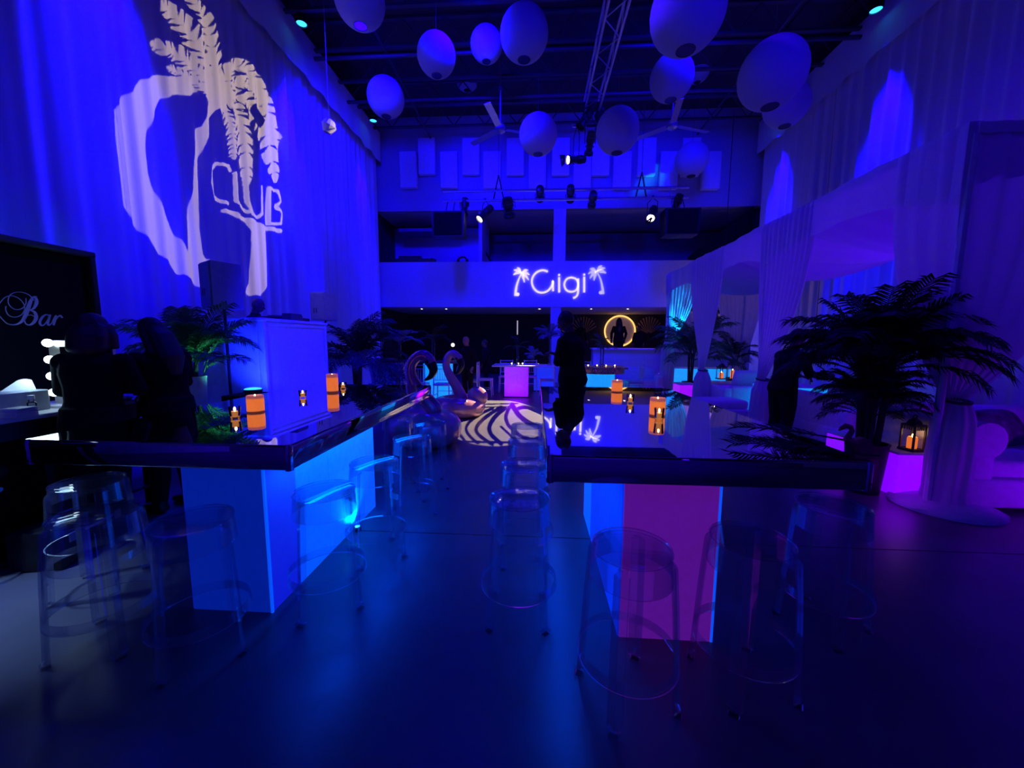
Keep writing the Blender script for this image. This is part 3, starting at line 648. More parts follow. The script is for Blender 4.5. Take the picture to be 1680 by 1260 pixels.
# added puck on the floor, there only to light the left base
for i, (x, y, tx, w, p) in enumerate([(-1.37, 2.78, -1.41, 'beside the left bar table base between the stools', 3.5)]):
    t = thing('added_puck', 'small added panel-lighting puck on the floor ' + w, 'light', (x, y, 0), 0)
    MB().lathe([(0.028, 0), (0.028, 0.03), (0.02, 0.034)], 16).build('housing', 'black_metal', t); MB().lathe([(0.0001, 0.0345), (0.02, 0.0345)], 16).build('lens', 'led_lens', t)
    lamp('added_puck_lamp', 'SPOT', (x, y, 0.05), (tx - (0.08 if i == 0 else -0.08), y, 0.6), p * 5, (0.0, 0.45, 1.0), 120, 0.9, 0.02)
# added fill lamps tucked under the tabletops: they make the floor around the tables glow blue
lamp('table_fill_lamp', 'AREA', (-1.3, 3.1, 0.815), (-1.3, 3.1, 0), 16, (0.0, 0.06, 1.0), (0.05, 2.4))
lamp('table_fill_lamp', 'AREA', (0.2, 3.0, 0.815), (0.2, 3.0, 0), 12, (0.0, 0.06, 1.0), (0.05, 2.4))

# ================================================================== STOOLS
def make_stool():
    t = thing('bar_stool', '', 'stool')
    m = MB(); m.lathe([(0.0001, 0.648), (0.14, 0.648), (0.156, 0.645), (0.161, 0.652), (0.158, 0.66), (0.15, 0.662), (0.0001, 0.66)], 40); m.build('seat', 'acrylic', t, 40)
    m = MB(); m.lathe([(0.157, 0.648), (0.166, 0.535), (0.161, 0.535), (0.152, 0.646)], 40, closed=True); m.build('skirt', 'acrylic', t, 50)
    for k in range(4):
        a = pi / 4 + k * pi / 2; c, s_ = cos(a), sin(a)
        prof = [(0.155, 0.635), (0.17, 0.615), (0.176, 0.55), (0.187, 0.4), (0.198, 0.2), (0.208, 0.02)]
        m = MB(); P = spline([(r * c, r * s_, z) for r, z in prof], 3)
        # legs are shallow V channels: two blades meeting outwards
        for sd in (-1, 1):
            q = Vector((-s_, c, 0)); V = []
            for i, p in enumerate(P):
                w = 0.03 if i > 2 else 0.018
                o_ = Vector((c, s_, 0)); V += [p + o_ * 0.006, p + q * sd * w - o_ * 0.012, p + q * sd * w * 0.85 - o_ * 0.018, p - o_ * 0.003]
            f = []
            for i in range(len(P) - 1):
                for k2 in range(4): f.append((4 * i + k2, 4 * i + (k2 + 1) % 4, 4 * i + 4 + (k2 + 1) % 4, 4 * i + 4 + k2))
            f += [(0, 1, 2, 3), (4 * len(P) - 1, 4 * len(P) - 2, 4 * len(P) - 3, 4 * len(P) - 4)]; m.add(V, f)
        lg = m.build('leg', 'acrylic', t, 40)
        MB().box((0.205 * c, 0.205 * s_, 0.011), (0.034, 0.044, 0.022), a, 0.005).build('foot_cap', 'acrylic', lg)
    m = MB(); m.lathe([(0.2, 0.225), (0.2045, 0.18), (0.1985, 0.178), (0.1935, 0.224)], 44, closed=True); m.build('foot_ring', 'acrylic', t, 50)
    return t
st0 = make_stool()
STL = [(155, 840, 0.25, 'at the left bar table front, nearest the picture corner'), (315, 850, 0.7, 'at the left bar table front, before the dull blue base panel'), (145, 788, 0.4, 'tucked under the left end of the left bar table, behind another'),
       (532, 803, 0.55, 'at the aisle side of the left bar table, nearest its corner'), (614, 757, 0.65, 'at the aisle side of the left bar table, by the added puck'), (676, 717, 0.6, 'third along the aisle side of the left bar table'), (705, 693, 0.45, 'in front of the near flamingo, fourth along the left table'), (652, 684, 0.3, 'farthest along the left bar table, half under its edge'),
       (852, 815, 0.0, 'nearest along the aisle side of the right bar table'), (860, 761, 0.1, 'second along the aisle side of the right bar table'), (865, 722, 0.0, 'third along the aisle side of the right bar table'), (865, 697, 0.1, 'farthest along the aisle side of the right bar table'),
       (1036, 895, 0.35, 'before the purple base panel of the right bar table'), (1233, 882, 0.2, 'in the middle of the right bar table front'), (1366, 826, 0.5, 'under the right end of the right bar table')]
for i, (px, py, rz, w) in enumerate(STL):
    p = onz(px, py, 0.66); t = st0 if i == 0 else dup(st0)
    t.location = (p.x, p.y, 0); t.rotation_euler = (0, 0, rz); t['label'] = 'clear bar stool ' + w; t['group'] = 'clear bar stools round the tables'

# ================================================================== CANDLES
def pillar(px, py, w, h, label, z=ZT):
    p = onz(px, py, z); s = p.y / F * 1.02; R, Hh = w * s / 2, h * s
    t = thing('pillar_candle', label, 'candle', (p.x, p.y, z + 0.0008), 0, 'orange led pillar candles')
    m = MB(); m.lathe([(R, Hh * 0.09), (R, Hh * 0.82)], 28); m.build('wax_body', 'candle_wax', t, 50)
    m = MB(); m.lathe([(R * 0.95, 0), (R, 0.005), (R, Hh * 0.09)], 28); m.build('wax_foot', 'candle_base', t, 50)
    m = MB(); m.lathe([(R, Hh * 0.82), (R, Hh - 0.004), (R * 0.93, Hh), (R * 0.82, Hh - 0.004), (R * 0.72, Hh * 0.9), (0.0001, Hh * 0.88)], 28); m.build('wax_rim', 'candle_rim', t, 50)
    MB().ball((0, 0, Hh * 0.94), (0.006, 0.006, 0.014), 8, 6).build('flame_tip', 'flame', t)
def votive(px, py, w, h, label, z=ZT):
    p = onz(px, py, z); s = p.y / F * 1.02; R, Hh = w * s / 2, h * s
    t = thing('votive_candle', label, 'candle', (p.x, p.y, z + 0.0008), 0, 'glass votive candles')
    m = MB(); m.lathe([(0.0001, 0.0), (R * 0.72, 0), (R * 0.82, Hh * 0.2), (R, Hh), (R * 0.93, Hh), (R * 0.76, Hh * 0.22), (0.0001, Hh * 0.14)], 20); m.build('glass_cup', 'glass', t, 50)
    m = MB(); m.lathe([(0.0001, Hh * 0.16), (R * 0.72, Hh * 0.16), (R * 0.8, Hh * 0.62), (0.0001, Hh * 0.62)], 16); m.build('wax_fill', 'candle_liquid', t, 50)
    MB().ball((0, 0, Hh * 0.8), (R * 0.2, R * 0.2, Hh * 0.17), 8, 6).build('flame_tip', 'flame', t)
pillar(420, 676, 26, 29, 'glowing orange pillar candle nearest on the left bar table')
pillar(546, 644, 18, 31, 'glowing orange pillar candle far along the left bar table')
pillar(1012, 643, 17, 19, 'glowing orange pillar candle at the far end of the right bar table')
pillar(1078, 682, 24, 29, 'glowing orange pillar candle beside the cyan reflection on the right table')
votive(386, 687, 18, 21, 'glass votive candle beside the nearest pillar on the left bar table')
votive(497, 653, 13, 13, 'glass votive candle alone in the middle of the left bar table')
votive(563, 638, 12, 11, 'glass votive candle beside the far pillar on the left bar table')
votive(1034, 662, 13, 15, 'glass votive candle alone on the right bar table')
votive(1081, 690, 16, 20, 'glass votive candle in front of the cyan-side pillar, right table')

# ================================================================== PALMS
def frond_mesh(elev, bend, L, nl, wl, seed, droop=0.35, width=0.028):
    """rachis starting upwards at elev, bending down by bend radians; V-folded leaflets on both sides"""
    rnd = random.Random(seed); m = MB(); N = 14; P = [Vector((0, 0, 0))]; a = elev
    for i in range(N):
        a = elev - bend * ((i + 1) / N) ** 1.35; P.append(P[-1] + Vector((cos(a), 0, sin(a))) * (L / N))
    m.tube(P, [0.011 * (1 - 0.75 * i / N) * L for i in range(N + 1)], 4)
    for k in range(nl):
        f = 0.2 + 0.8 * (k + 0.5) / nl; x = f * N; i = min(int(x), N - 1); p = P[i].lerp(P[i + 1], x - i); tg = (P[i + 1] - P[i]).normalized()
        up = Vector((-tg.z, 0, tg.x)); ll = wl * L * (0.35 + 0.75 * sin(pi * min(1.0, (f - 0.12) * 0.98))) * rnd.uniform(0.85, 1.1)
        for s_ in (-1, 1):
            d = (Vector((0, s_, 0)) * 0.85 + tg * 0.62 + up * rnd.uniform(0.05, 0.25)).normalized(); w = width * L * rnd.uniform(0.8, 1.1)
            mid = p + d * ll * 0.5; tip = p + d * ll - Vector((0, 0, 1)) * ll * droop * rnd.uniform(0.6, 1.3); q = tg * w * 0.5
            m.add([p - q * 0.6, p + q * 0.6, mid + q, tip, mid - q, mid + up * w * 0.25], [(0, 1, 2, 5), (0, 5, 4), (5, 2, 3), (4, 5, 3)])
    return m
FM = {}
def frond_lib(m):
    if m in FM: return FM[m]
    out = []
    for i, (e, b) in enumerate([(1.45, 0.9), (1.25, 1.3), (1.05, 1.6), (0.75, 1.5), (0.45, 1.2), (1.35, 1.8)]):
        me = frond_mesh(e, b, 1.0, 30, 0.3, 50 + i).mesh('frond'); me.materials.append(MATS[m]); out.append(me)
    FM[m] = out; return out
def palm(name, label, x, y, z0, crown, L, n, seed, m='leaf', pot=None, stem=0.0, group=None, spread=0.06, lo=0, hi=6, tier=None):
    rnd = random.Random(seed); t = thing(name, label, 'palm', (x, y, z0), 0, group); lib = frond_lib(m)
    if pot:
        R, Hh, pm = pot
        MB().lathe([(R * 0.78, 0), (R, Hh * 0.96), (R * 1.04, Hh), (R * 0.92, Hh), (R * 0.9, Hh * 0.9), (0.0001, Hh * 0.88)], 28).build('pot', pm, t)
    for k in range(max(3, n // 4)):
        a = rnd.uniform(0, 6.28); r = rnd.uniform(0, spread); zb_ = (pot[1] * 0.88 if pot else 0)
        MB().tube([(r * cos(a), r * sin(a), zb_), (r * 1.6 * cos(a), r * 1.6 * sin(a), crown + 0.05)], [0.022, 0.014], 6).build('stem', 'trunk', t)
    for k in range(n):
        a = 2.4 * k + rnd.uniform(-0.3, 0.3); i = rnd.randrange(lo, hi); r = rnd.uniform(0, spread * 1.6)
        o = link('frond', lib[i], t, (r * cos(a), r * sin(a), crown + rnd.uniform(-0.12, 0.08) * (1 if crown > 0.3 else 0.3)), (rnd.uniform(-0.15, 0.15), rnd.uniform(-0.12, 0.12), a)); s = L * rnd.uniform(0.8, 1.12); o.scale = (s, s, s)
    if tier:
        for k in range(tier[2]):
            a = 2.4 * k + rnd.uniform(-0.3, 0.3); o = link('frond', lib[rnd.randrange(0, 6)], t, (0.08 * cos(a), 0.08 * sin(a), tier[0] + rnd.uniform(-0.15, 0.15)), (0, 0, a)); s = tier[1] * rnd.uniform(0.7, 1.1); o.scale = (s, s, s)
    return t
# big dark palm at the right
p = onz(1445, 812, 0)
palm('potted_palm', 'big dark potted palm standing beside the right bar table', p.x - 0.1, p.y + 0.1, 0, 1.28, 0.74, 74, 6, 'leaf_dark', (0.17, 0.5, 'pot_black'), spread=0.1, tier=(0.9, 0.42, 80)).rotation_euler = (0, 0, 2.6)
p = ony(325, 618, 3.95)
palm('potted_palm', 'green potted palm in white planter behind the woman in profile', p.x - 0.12, 4.0, 0, p.z + 0.1, 0.68, 30, 5, 'leaf', (0.13, p.z, 'pot_white'), spread=0.08, hi=3)
p = ony(585, 600, 7.6)
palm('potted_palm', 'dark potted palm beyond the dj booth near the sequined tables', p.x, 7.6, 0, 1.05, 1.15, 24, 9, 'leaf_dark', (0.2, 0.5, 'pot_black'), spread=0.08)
p = onz(1078, 640, 0)
palm('potted_palm', 'teal-lit potted palm before the white bar counter beside cyan drape', p.x + 0.1, 9.7, 0, 1.15, 1.1, 22, 12, 'leaf', (0.2, 0.5, 'pot_black'), spread=0.08)
p = ony(1207, 575, 10.9)
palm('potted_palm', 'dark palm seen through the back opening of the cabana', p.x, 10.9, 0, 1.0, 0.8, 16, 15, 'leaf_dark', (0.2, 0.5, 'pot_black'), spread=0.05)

# ================================================================== BAR CORNER (left)
BX = -4.25
t = thing('bar_backdrop', 'tall black backdrop wall reading Bar behind the left counter', 'backdrop', (BX, 0, 0))
MB().box((-0.08, 2.2, 1.12), (0.12, 2.6, 2.24), bev=0.01).build('panel', 'black_cloth', t)
MB().box((-0.06, 3.52, 1.13), (0.2, 0.05, 2.28), bev=0.008).build('frame_post', 'black_metal', t)
MB().box((-0.06, 2.2, 2.27), (0.2, 2.7, 0.05), bev=0.008).build('frame_rail', 'steel_dark', t)
def bp(x, y):
    q = onx(x / 4.845, 460 + y / 4.845, BX - 0.018); return q - Vector((BX, 0, 0))
def scr(P, w):
    Q = spline([bp(x, y) for x, y in P], 8); k = 3.3 / F / 4.845 * 0.85
    ww = [np.interp(i / (len(Q) - 1), np.linspace(0, 1, len(w)), w) * k for i in range(len(Q))]
    MB().ribbon(Q, ww, (1, 0, 0), 0.004).build('script_stroke', 'vinyl', t, 0)
scr([(292, 130), (262, 133), (238, 175), (215, 240), (190, 300), (160, 335), (115, 352), (60, 345), (20, 312), (-15, 270)], [5, 12, 26, 30, 26, 16, 8, 5, 5, 5])
scr([(205, 143), (203, 185), (175, 222), (125, 232), (82, 208), (62, 165), (80, 115), (130, 94), (185, 97), (235, 120), (268, 160)], [5, 6, 6, 5, 5, 5, 5, 5, 5, 6, 7])
scr([(-10, 190), (35, 138), (90, 122), (150, 145), (188, 190), (193, 235), (165, 276), (115, 292), (68, 278), (45, 240), (45, 205)], [5, 5, 5, 5, 5, 5, 5, 5, 5, 5, 5])
scr([(262, 133), (285, 145), (288, 180), (268, 220), (238, 238)], [6, 20, 26, 16, 6])
scr([(238, 238), (272, 252), (286, 290), (270, 330), (236, 354), (205, 345), (194, 315), (212, 283), (250, 276), (298, 310)], [6, 20, 26, 22, 12, 8, 6, 5, 5, 5])
scr([(392, 282), (365, 272), (335, 292), (315, 330), (326, 357), (352, 350), (378, 312), (396, 275)], [8, 10, 16, 18, 14, 8, 7, 8])
scr([(398, 272), (384, 315), (378, 345), (390, 356), (414, 335)], [14, 18, 16, 10, 5])
scr([(412, 335), (432, 292), (446, 284), (432, 325), (424, 356)], [5, 8, 14, 18, 14])
scr([(436, 322), (458, 292), (478, 280), (494, 298)], [6, 8, 14, 14])

cx0, cx1, cy0, cy1 = -4.12, -3.46, 1.0, 3.25
t = thing('bar_counter', 'black bar counter with white top before the Bar backdrop', 'counter', ((cx0 + cx1) / 2, (cy0 + cy1) / 2, 0))
MB().box((0, 0, 0.935), (cx1 - cx0, cy1 - cy0, 0.03), bev=0.006).build('countertop', 'white_paint', t)
MB().box((0, 0, 0.86), (cx1 - cx0 - 0.01, cy1 - cy0 - 0.01, 0.12), bev=0.004).build('apron', 'black_metal', t)
for k in range(4): MB().box(((cx1 - cx0) / 2 - 0.05, -1.06 + 0.71 * k, 0.4), (0.06, 0.06, 0.8)).build('leg', 'black_metal', t)
MB().box((-0.1, 0, 0.4), (cx1 - cx0 - 0.25, cy1 - cy0 - 0.1, 0.8), bev=0.01).build('cabinet', 'black_cloth', t)
MB().box((0.05, 0, 0.16), (cx1 - cx0 - 0.12, cy1 - cy0 - 0.08, 0.02)).build('shelf', 'black_metal', t)
# crates under and beside the counter
ca0 = thing('storage_case', 'black storage case on the floor at the end of the bar counter', 'case', (-3.2, 2.35, 0), 0.2)
MB().box((0, 0, 0.13), (0.3, 0.5, 0.26), bev=0.02, seg=2).build('body', 'black_metal', ca0); MB().tube([(0.16, -0.08, 0.2), (0.2, -0.08, 0.22), (0.2, 0.08, 0.22), (0.16, 0.08, 0.2)], 0.01, 6).build('handle', 'aluminium', ca0)
for k in (-1, 1): MB().box((0.155, 0.17 * k, 0.19), (0.012, 0.05, 0.06), bev=0.003).build('latch', 'aluminium', ca0)
# vanity mirror with bulbs
p = onz(96, 664, 0.95); VX, VY = -3.72, 2.72; pv = ony(76, 560, VY); hh = pv.z - 0.95; wv = 0.52
t = thing('vanity_mirror', 'bulb-lit vanity mirror standing on the bar counter', 'mirror', (pv.x + wv / 2, VY, 0.95))
MB().box((0, 0.02, hh / 2 + 0.02), (wv, 0.03, hh - 0.02), bev=0.004).build('frame', 'aluminium', t)
MB().box((0, 0.003, hh / 2 + 0.02), (wv - 0.2, 0.006, hh - 0.12)).build('glass', 'mirror_glass', t)
MB().box((0, 0.02, 0.012), (wv * 0.9, 0.14, 0.024), bev=0.006).build('foot', 'white_paint', t)
for sx in (-1, 1):
    for k in range(4):
        if sx == 1 and k == 3: continue
        MB().ball((sx * (wv / 2 - 0.05), -0.03, 0.12 + 0.125 * k), 0.03, 14, 9).build('bulb', 'bulb', t)
lamp('vanity_lamp', 'POINT', (pv.x + 0.02, VY - 0.1, 1.22), None, 2.4, (0.45, 0.75, 1.0), radius=0.1)
# tissue box, small jars
p = onz(45, 674, 0.95); t = thing('tissue_dispenser', 'long pale tissue box with two tissues on the bar counter', 'box', (p.x - 0.05, p.y - 0.12, 0.95))
MB().box((0, 0, 0.075), (0.24, 0.42, 0.15), bev=0.006).build('box_body', 'tissue_box', t)
for k, s_ in ((-0.1, 1.0), (0.12, 1.1)):
    MB().grid(lambda u, v, k=k, s_=s_: (0.06 * (u - 0.5) * (1 - 0.5 * v), k + 0.16 * (u - 0.5) * (1 - 0.6 * v) + 0.04 * v, 0.148 + 0.075 * v * s_ * (1 - 0.5 * (u - 0.5) ** 2)), 8, 6).build('tissue', 'tissue', t)
p = onz(33, 678, 0.95); t = thing('glass_vial', 'small clear glass vial standing before the tissue box', 'vial', (p.x + 0.1, p.y, 0.95))
MB().lathe([(0.0001, 0), (0.024, 0), (0.024, 0.075), (0.015, 0.085), (0.015, 0.12), (0.0001, 0.12)], 14).build('body', 'glass', t); MB().lathe([(0.017, 0.1), (0.017, 0.13), (0.0001, 0.13)], 14).build('cap', 'white_paint', t)
p = onz(6, 688, 0.95); t = thing('napkin_block', 'low white stack of napkins at the counter edge', 'napkins', (p.x, p.y + 0.08, 0.95))
for k in range(5): MB().box((0, 0, 0.007 + 0.013 * k), (0.12 - 0.002 * k, 0.12, 0.011), 0.03 * k, 0.002).build('napkin', 'white_paint', t)
p = onz(205, 654, 0.95); t = thing('counter_tray', 'flat dark tray on the far end of the bar counter', 'tray', (-3.62, 3.05, 0.95))
MB().lathe([(0.0001, 0.004), (0.11, 0.004), (0.13, 0.022), (0.135, 0.022), (0.115, 0.0), (0.0001, 0.0)], 24).build('dish', 'aluminium', t); MB().lathe([(0.02, 0.006), (0.02, 0.05), (0.012, 0.055)], 10).build('cap_jar', 'black_metal', t)
p = ony(8, 742, 2.0); t = thing('chrome_stool', 'chrome lever-shaped footrest of a dark stool by the counter', 'stool', (p.x - 0.3, 2.0, 0))
MB().lathe([(0.0001, 0.62), (0.16, 0.62), (0.17, 0.65), (0.16, 0.68), (0.0001, 0.69)], 24).build('seat', 'black_cloth', t); MB().tube([(0, 0, 0.02), (0, 0, 0.62)], 0.025, 10).build('column', 'aluminium', t); MB().lathe([(0.0001, 0.0), (0.18, 0), (0.18, 0.015), (0.03, 0.03)], 24).build('foot_plate', 'aluminium', t)
MB().tube([(0.05, 0, 0.6), (0.16, 0.02, 0.585), (0.2, 0.02, 0.58)], [0.006, 0.01, 0.016], 8).build('lever', 'aluminium', t)
# bright lamp standing off to the left behind the counter end: pool of pale light on the floor
t = thing('work_light', 'tall floor lamp beyond the left picture edge by the bar', 'lamp', (-3.25, 1.7, 0))
MB().lathe([(0.0001, 0), (0.14, 0), (0.14, 0.015), (0.02, 0.03)], 20).build('foot_plate', 'black_metal', t); MB().tube([(0, 0, 0.02), (0, 0, 1.75)], 0.012, 8).build('pole', 'black_metal', t)
MB().lathe([(0.03, 1.72), (0.05, 1.72), (0.12, 1.55), (0.115, 1.55), (0.04, 1.71)], 20, closed=True).build('shade', 'black_metal', t); MB().ball((0, 0, 1.62), 0.035, 12, 8).build('bulb', 'bulb', t)
lamp('work_lamp', 'SPOT', (-3.25, 1.7, 1.56), (-2.95, 1.68, 0), 200, (0.24, 0.42, 1.0), 58, 1.0, 0.03)

# ================================================================== DJ BOOTH
dx1 = -3.55; dy0 = onx(429, 521, dx1).y; dy1 = onx(535, 528, dx1).y; dz = onx(429, 521, dx1).z
t = thing('dj_booth', 'white dj booth with blue-lit panel front before the left curtain', 'booth', (-4.05, (dy0 + dy1) / 2, 0))
w_, l_ = 1.0, dy1 - dy0
MB().box((0, 0, dz / 2), (w_ - 0.06, l_ - 0.06, dz - 0.03)).build('core', 'white_paint', t)
MB().box((0, 0, dz - 0.02), (w_ + 0.04, l_ + 0.04, 0.04), bev=0.008).build('worktop', 'white_paint', t)
MB().box((w_ / 2 - 0.02, 0, dz / 2), (0.02, l_ - 0.16, dz - 0.14), bev=0.004).build('front_panel', 'white_paint', t)
MB().box((0, -l_ / 2 + 0.02, dz / 2), (w_ - 0.16, 0.02, dz - 0.14), bev=0.004).build('side_panel', 'white_paint', t)
for sy in (-1, 1): MB().box((w_ / 2 - 0.015, sy * (l_ / 2 - 0.04), dz / 2), (0.05, 0.06, dz - 0.04), bev=0.006).build('corner_post', 'white_paint', t)
MB().box((w_ / 2 - 0.01, 0, dz - 0.07), (0.03, l_ - 0.1, 0.05), bev=0.004).build('top_rail', 'white_paint', t)
t = thing('turntable_console', 'low dark dj console on top of the booth', 'console', (-4.0, dy0 + 1.15, dz))
MB().box((0, 0, 0.035), (0.4, 0.7, 0.07), bev=0.01).build('body', 'black_metal', t)
for k in (-1, 1): MB().lathe([(0.0001, 0.085), (0.12, 0.085), (0.125, 0.07)], 20, (0, 0.2 * k, 0)).build('platter', 'steel_dark', t)
t = thing('cable_cover', 'small dark box on the booth worktop right of the dj', 'box', (-3.75, onx(480, 525, -3.75).y, dz)); MB().box((0, 0, 0.05), (0.15, 0.3, 0.1), bev=0.01).build('body', 'steel_dark', t); MB().box((0, 0, 0.105), (0.13, 0.28, 0.012)).build('lid', 'black_metal', t)
t = thing('dj_platform', 'low black riser under the dj behind the booth', 'platform', (-5.0, dy0 + 0.9, 0)); MB().box((0, 0, 0.24), (0.85, 2.2, 0.48), bev=0.01).build('deck', 'black_cloth', t); MB().box((0.43, 0, 0.44), (0.02, 2.2, 0.06)).build('edge_strip', 'steel_dark', t)
def pa_speaker(px, py, Y, w, h, dpt, rz, label, m):
    p = ony(px, py, Y); t = thing('pa_speaker', label, 'loudspeaker', (p.x, Y, 0), rz)
    MB().prism([(-w / 2, -dpt / 2, p.z), (w / 2, -dpt / 2, p.z), (w * 0.36, dpt / 2, p.z), (-w * 0.36, dpt / 2, p.z)], (0, 0, h)).build('cabinet', m, t)
    MB().box((0, -dpt / 2 - 0.008, p.z + h / 2), (w - 0.03, 0.02, h - 0.03), bev=0.006).build('grille', m, t)
    MB().tube([(0, 0, 0.5), (0, 0, p.z)], 0.018, 8).build('pole', 'black_metal', t)
    for k in range(3): MB().tube([(0, 0, 0.75), (0.4 * cos(2.1 * k + 0.5), 0.4 * sin(2.1 * k + 0.5), 0.01)], 0.012, 6).build('leg', 'black_metal', t)
    for k in (-1, 1): MB().box((-w * 0.12 + 0.03 * k, -dpt / 2 - 0.02, p.z + h * 0.35), (0.014, 0.006, 0.09)).build('badge_bar', 'black_metal', t)
    return t
mat('speaker_grey', (0.28, 0.3, 0.36), 0.5)
pa_speaker(368, 507, 4.75, 0.36, 0.56, 0.34, -0.55, 'grey loudspeaker on a stand left of the dj', 'speaker_grey')
pa_speaker(534, 526, 7.3, 0.36, 0.52, 0.34, -0.3, 'pale loudspeaker on a stand right of the dj booth', 'white_paint')
# cyan led can lighting the booth
p = ony(405, 640, 4.35); t = thing('led_uplight', 'cyan glowing led can on a black box before the dj booth', 'light', (p.x, 4.45, 0.0))
MB().box((0, 0, (p.z - 0.06) / 2), (0.5, 0.4, p.z - 0.06), bev=0.01).build('box_stand', 'black_cloth', t); MB().lathe([(0.08, p.z - 0.06), (0.1, p.z - 0.05), (0.1, p.z), (0.09, p.z)], 18).build('housing', 'black_metal', t)
MB().ball((0, 0, p.z), (0.095, 0.095, 0.02), 18, 6).build('lens', 'led_lens', t)
lamp('uplight_lamp', 'SPOT', (p.x, 4.45, p.z + 0.05), (-3.7, 5.6, 1.6), 130, (0.004, 0.01, 1.0), 110, 0.8, 0.05)
lamp('palm_fill_lamp', 'SPOT', (p.x - 0.02, 4.33, p.z - 0.02), (-3.95, 4.05, 1.7), 15, (0.12, 1.0, 0.4), 80, 0.8, 0.05)  # added green light to bring out the palm; the cyan can gives none
lamp('sequin_fill_lamp', 'SPOT', (-0.8, 6.2, 7.9), (-2.9, 8.4, 0.9), 2200, BLUE, 26, 0.7, 0.06)  # added fill spot to make the sequined tables show
lamp('booth_fill_lamp', 'SPOT', (-0.4, 4.6, 7.9), (-3.7, 5.9, 1.0), 6500, BLUE, 22, 0.6, 0.06)  # added fill spot brightening the booth front, no fixture above
# ================================================================== CABANA
CX = 3.5
cor = onx(1590, 210, CX); CZ = 3.27; CY0 = cor.y; CY1 = 10.8; CX1 = 7.05
t = thing('cabana_frame', 'white draped cabana frame on the right with fabric roof', 'cabana', (0, 0, 0))
PY = [CY0, 6.23, 8.4, CY1]
for y in PY:
    MB().tube([(CX + 0.05, y, 0), (CX + 0.05, y, CZ - 0.1)], 0.03, 8).build('post', 'white_paint', t)
for y in (CY0, CY1): MB().tube([(CX1 - 0.1, y, 0), (CX1 - 0.1, y, CZ - 0.1)], 0.03, 8).build('post', 'white_paint', t)
MB().box((CX + 0.05, (CY0 + CY1) / 2, CZ - 0.06), (0.06, CY1 - CY0, 0.08)).build('beam', 'white_paint', t)
MB().box((CX1 - 0.1, (CY0 + CY1) / 2, CZ - 0.06), (0.06, CY1 - CY0, 0.08)).build('beam', 'white_paint', t)
for y in PY: MB().box(((CX + CX1) / 2, y, CZ - 0.06), (CX1 - CX - 0.1, 0.06, 0.08)).build('beam', 'white_paint', t)
# side valance with sagging lower hem, and front valance
def val_side(u, v):
    y = CY0 + (CY1 - CY0) * u; sag = 0.0
    seg = [i for i in range(3) if PY[i] <= y + 1e-6][-1]; f = (y - PY[seg]) / (PY[seg + 1] - PY[seg]); drop = 0.42 + 0.2 * (2 * f - 1) ** 2
    return (CX + 0.012 * sin(14 * y), y, CZ - drop * (1 - v) + 0.015 * sin(3.1 * y))
MB().grid(val_side, 160, 4).build('side_valance', 'sheer', t, 60)
MB().grid(lambda u, v: (CX + (CX1 - CX) * u, CY0 + 0.012 * sin(30 * u), CZ - (0.35 + 0.15 * (2 * u - 1) ** 2) * (1 - v)), 90, 4).build('front_valance', 'sheer', t, 60)
# sagging roof cloths slung between the beams
for i in range(3):
    a, b = PY[i], PY[i + 1]
    for j in range(2):
        y0, y1 = a + (b - a) * 0.5 * j, a + (b - a) * 0.5 * (j + 1)
        def fn(u, v, y0=y0, y1=y1, i=i, j=j):
            x = CX + 0.1 + (CX1 - CX - 0.3) * u; s = sin(pi * u)
            return (x, y0 + (y1 - y0) * v + 0.05 * sin(6 * u), CZ - 0.08 - (0.35 + 0.12 * j) * sin(pi * u) * (0.55 + 0.45 * sin(pi * v)) - 0.06 * sin(pi * v) + 0.015 * sin(26 * v + 3 * u))
        MB().grid(fn, 40, 24).build('roof_swag', 'sheer', t, 60)

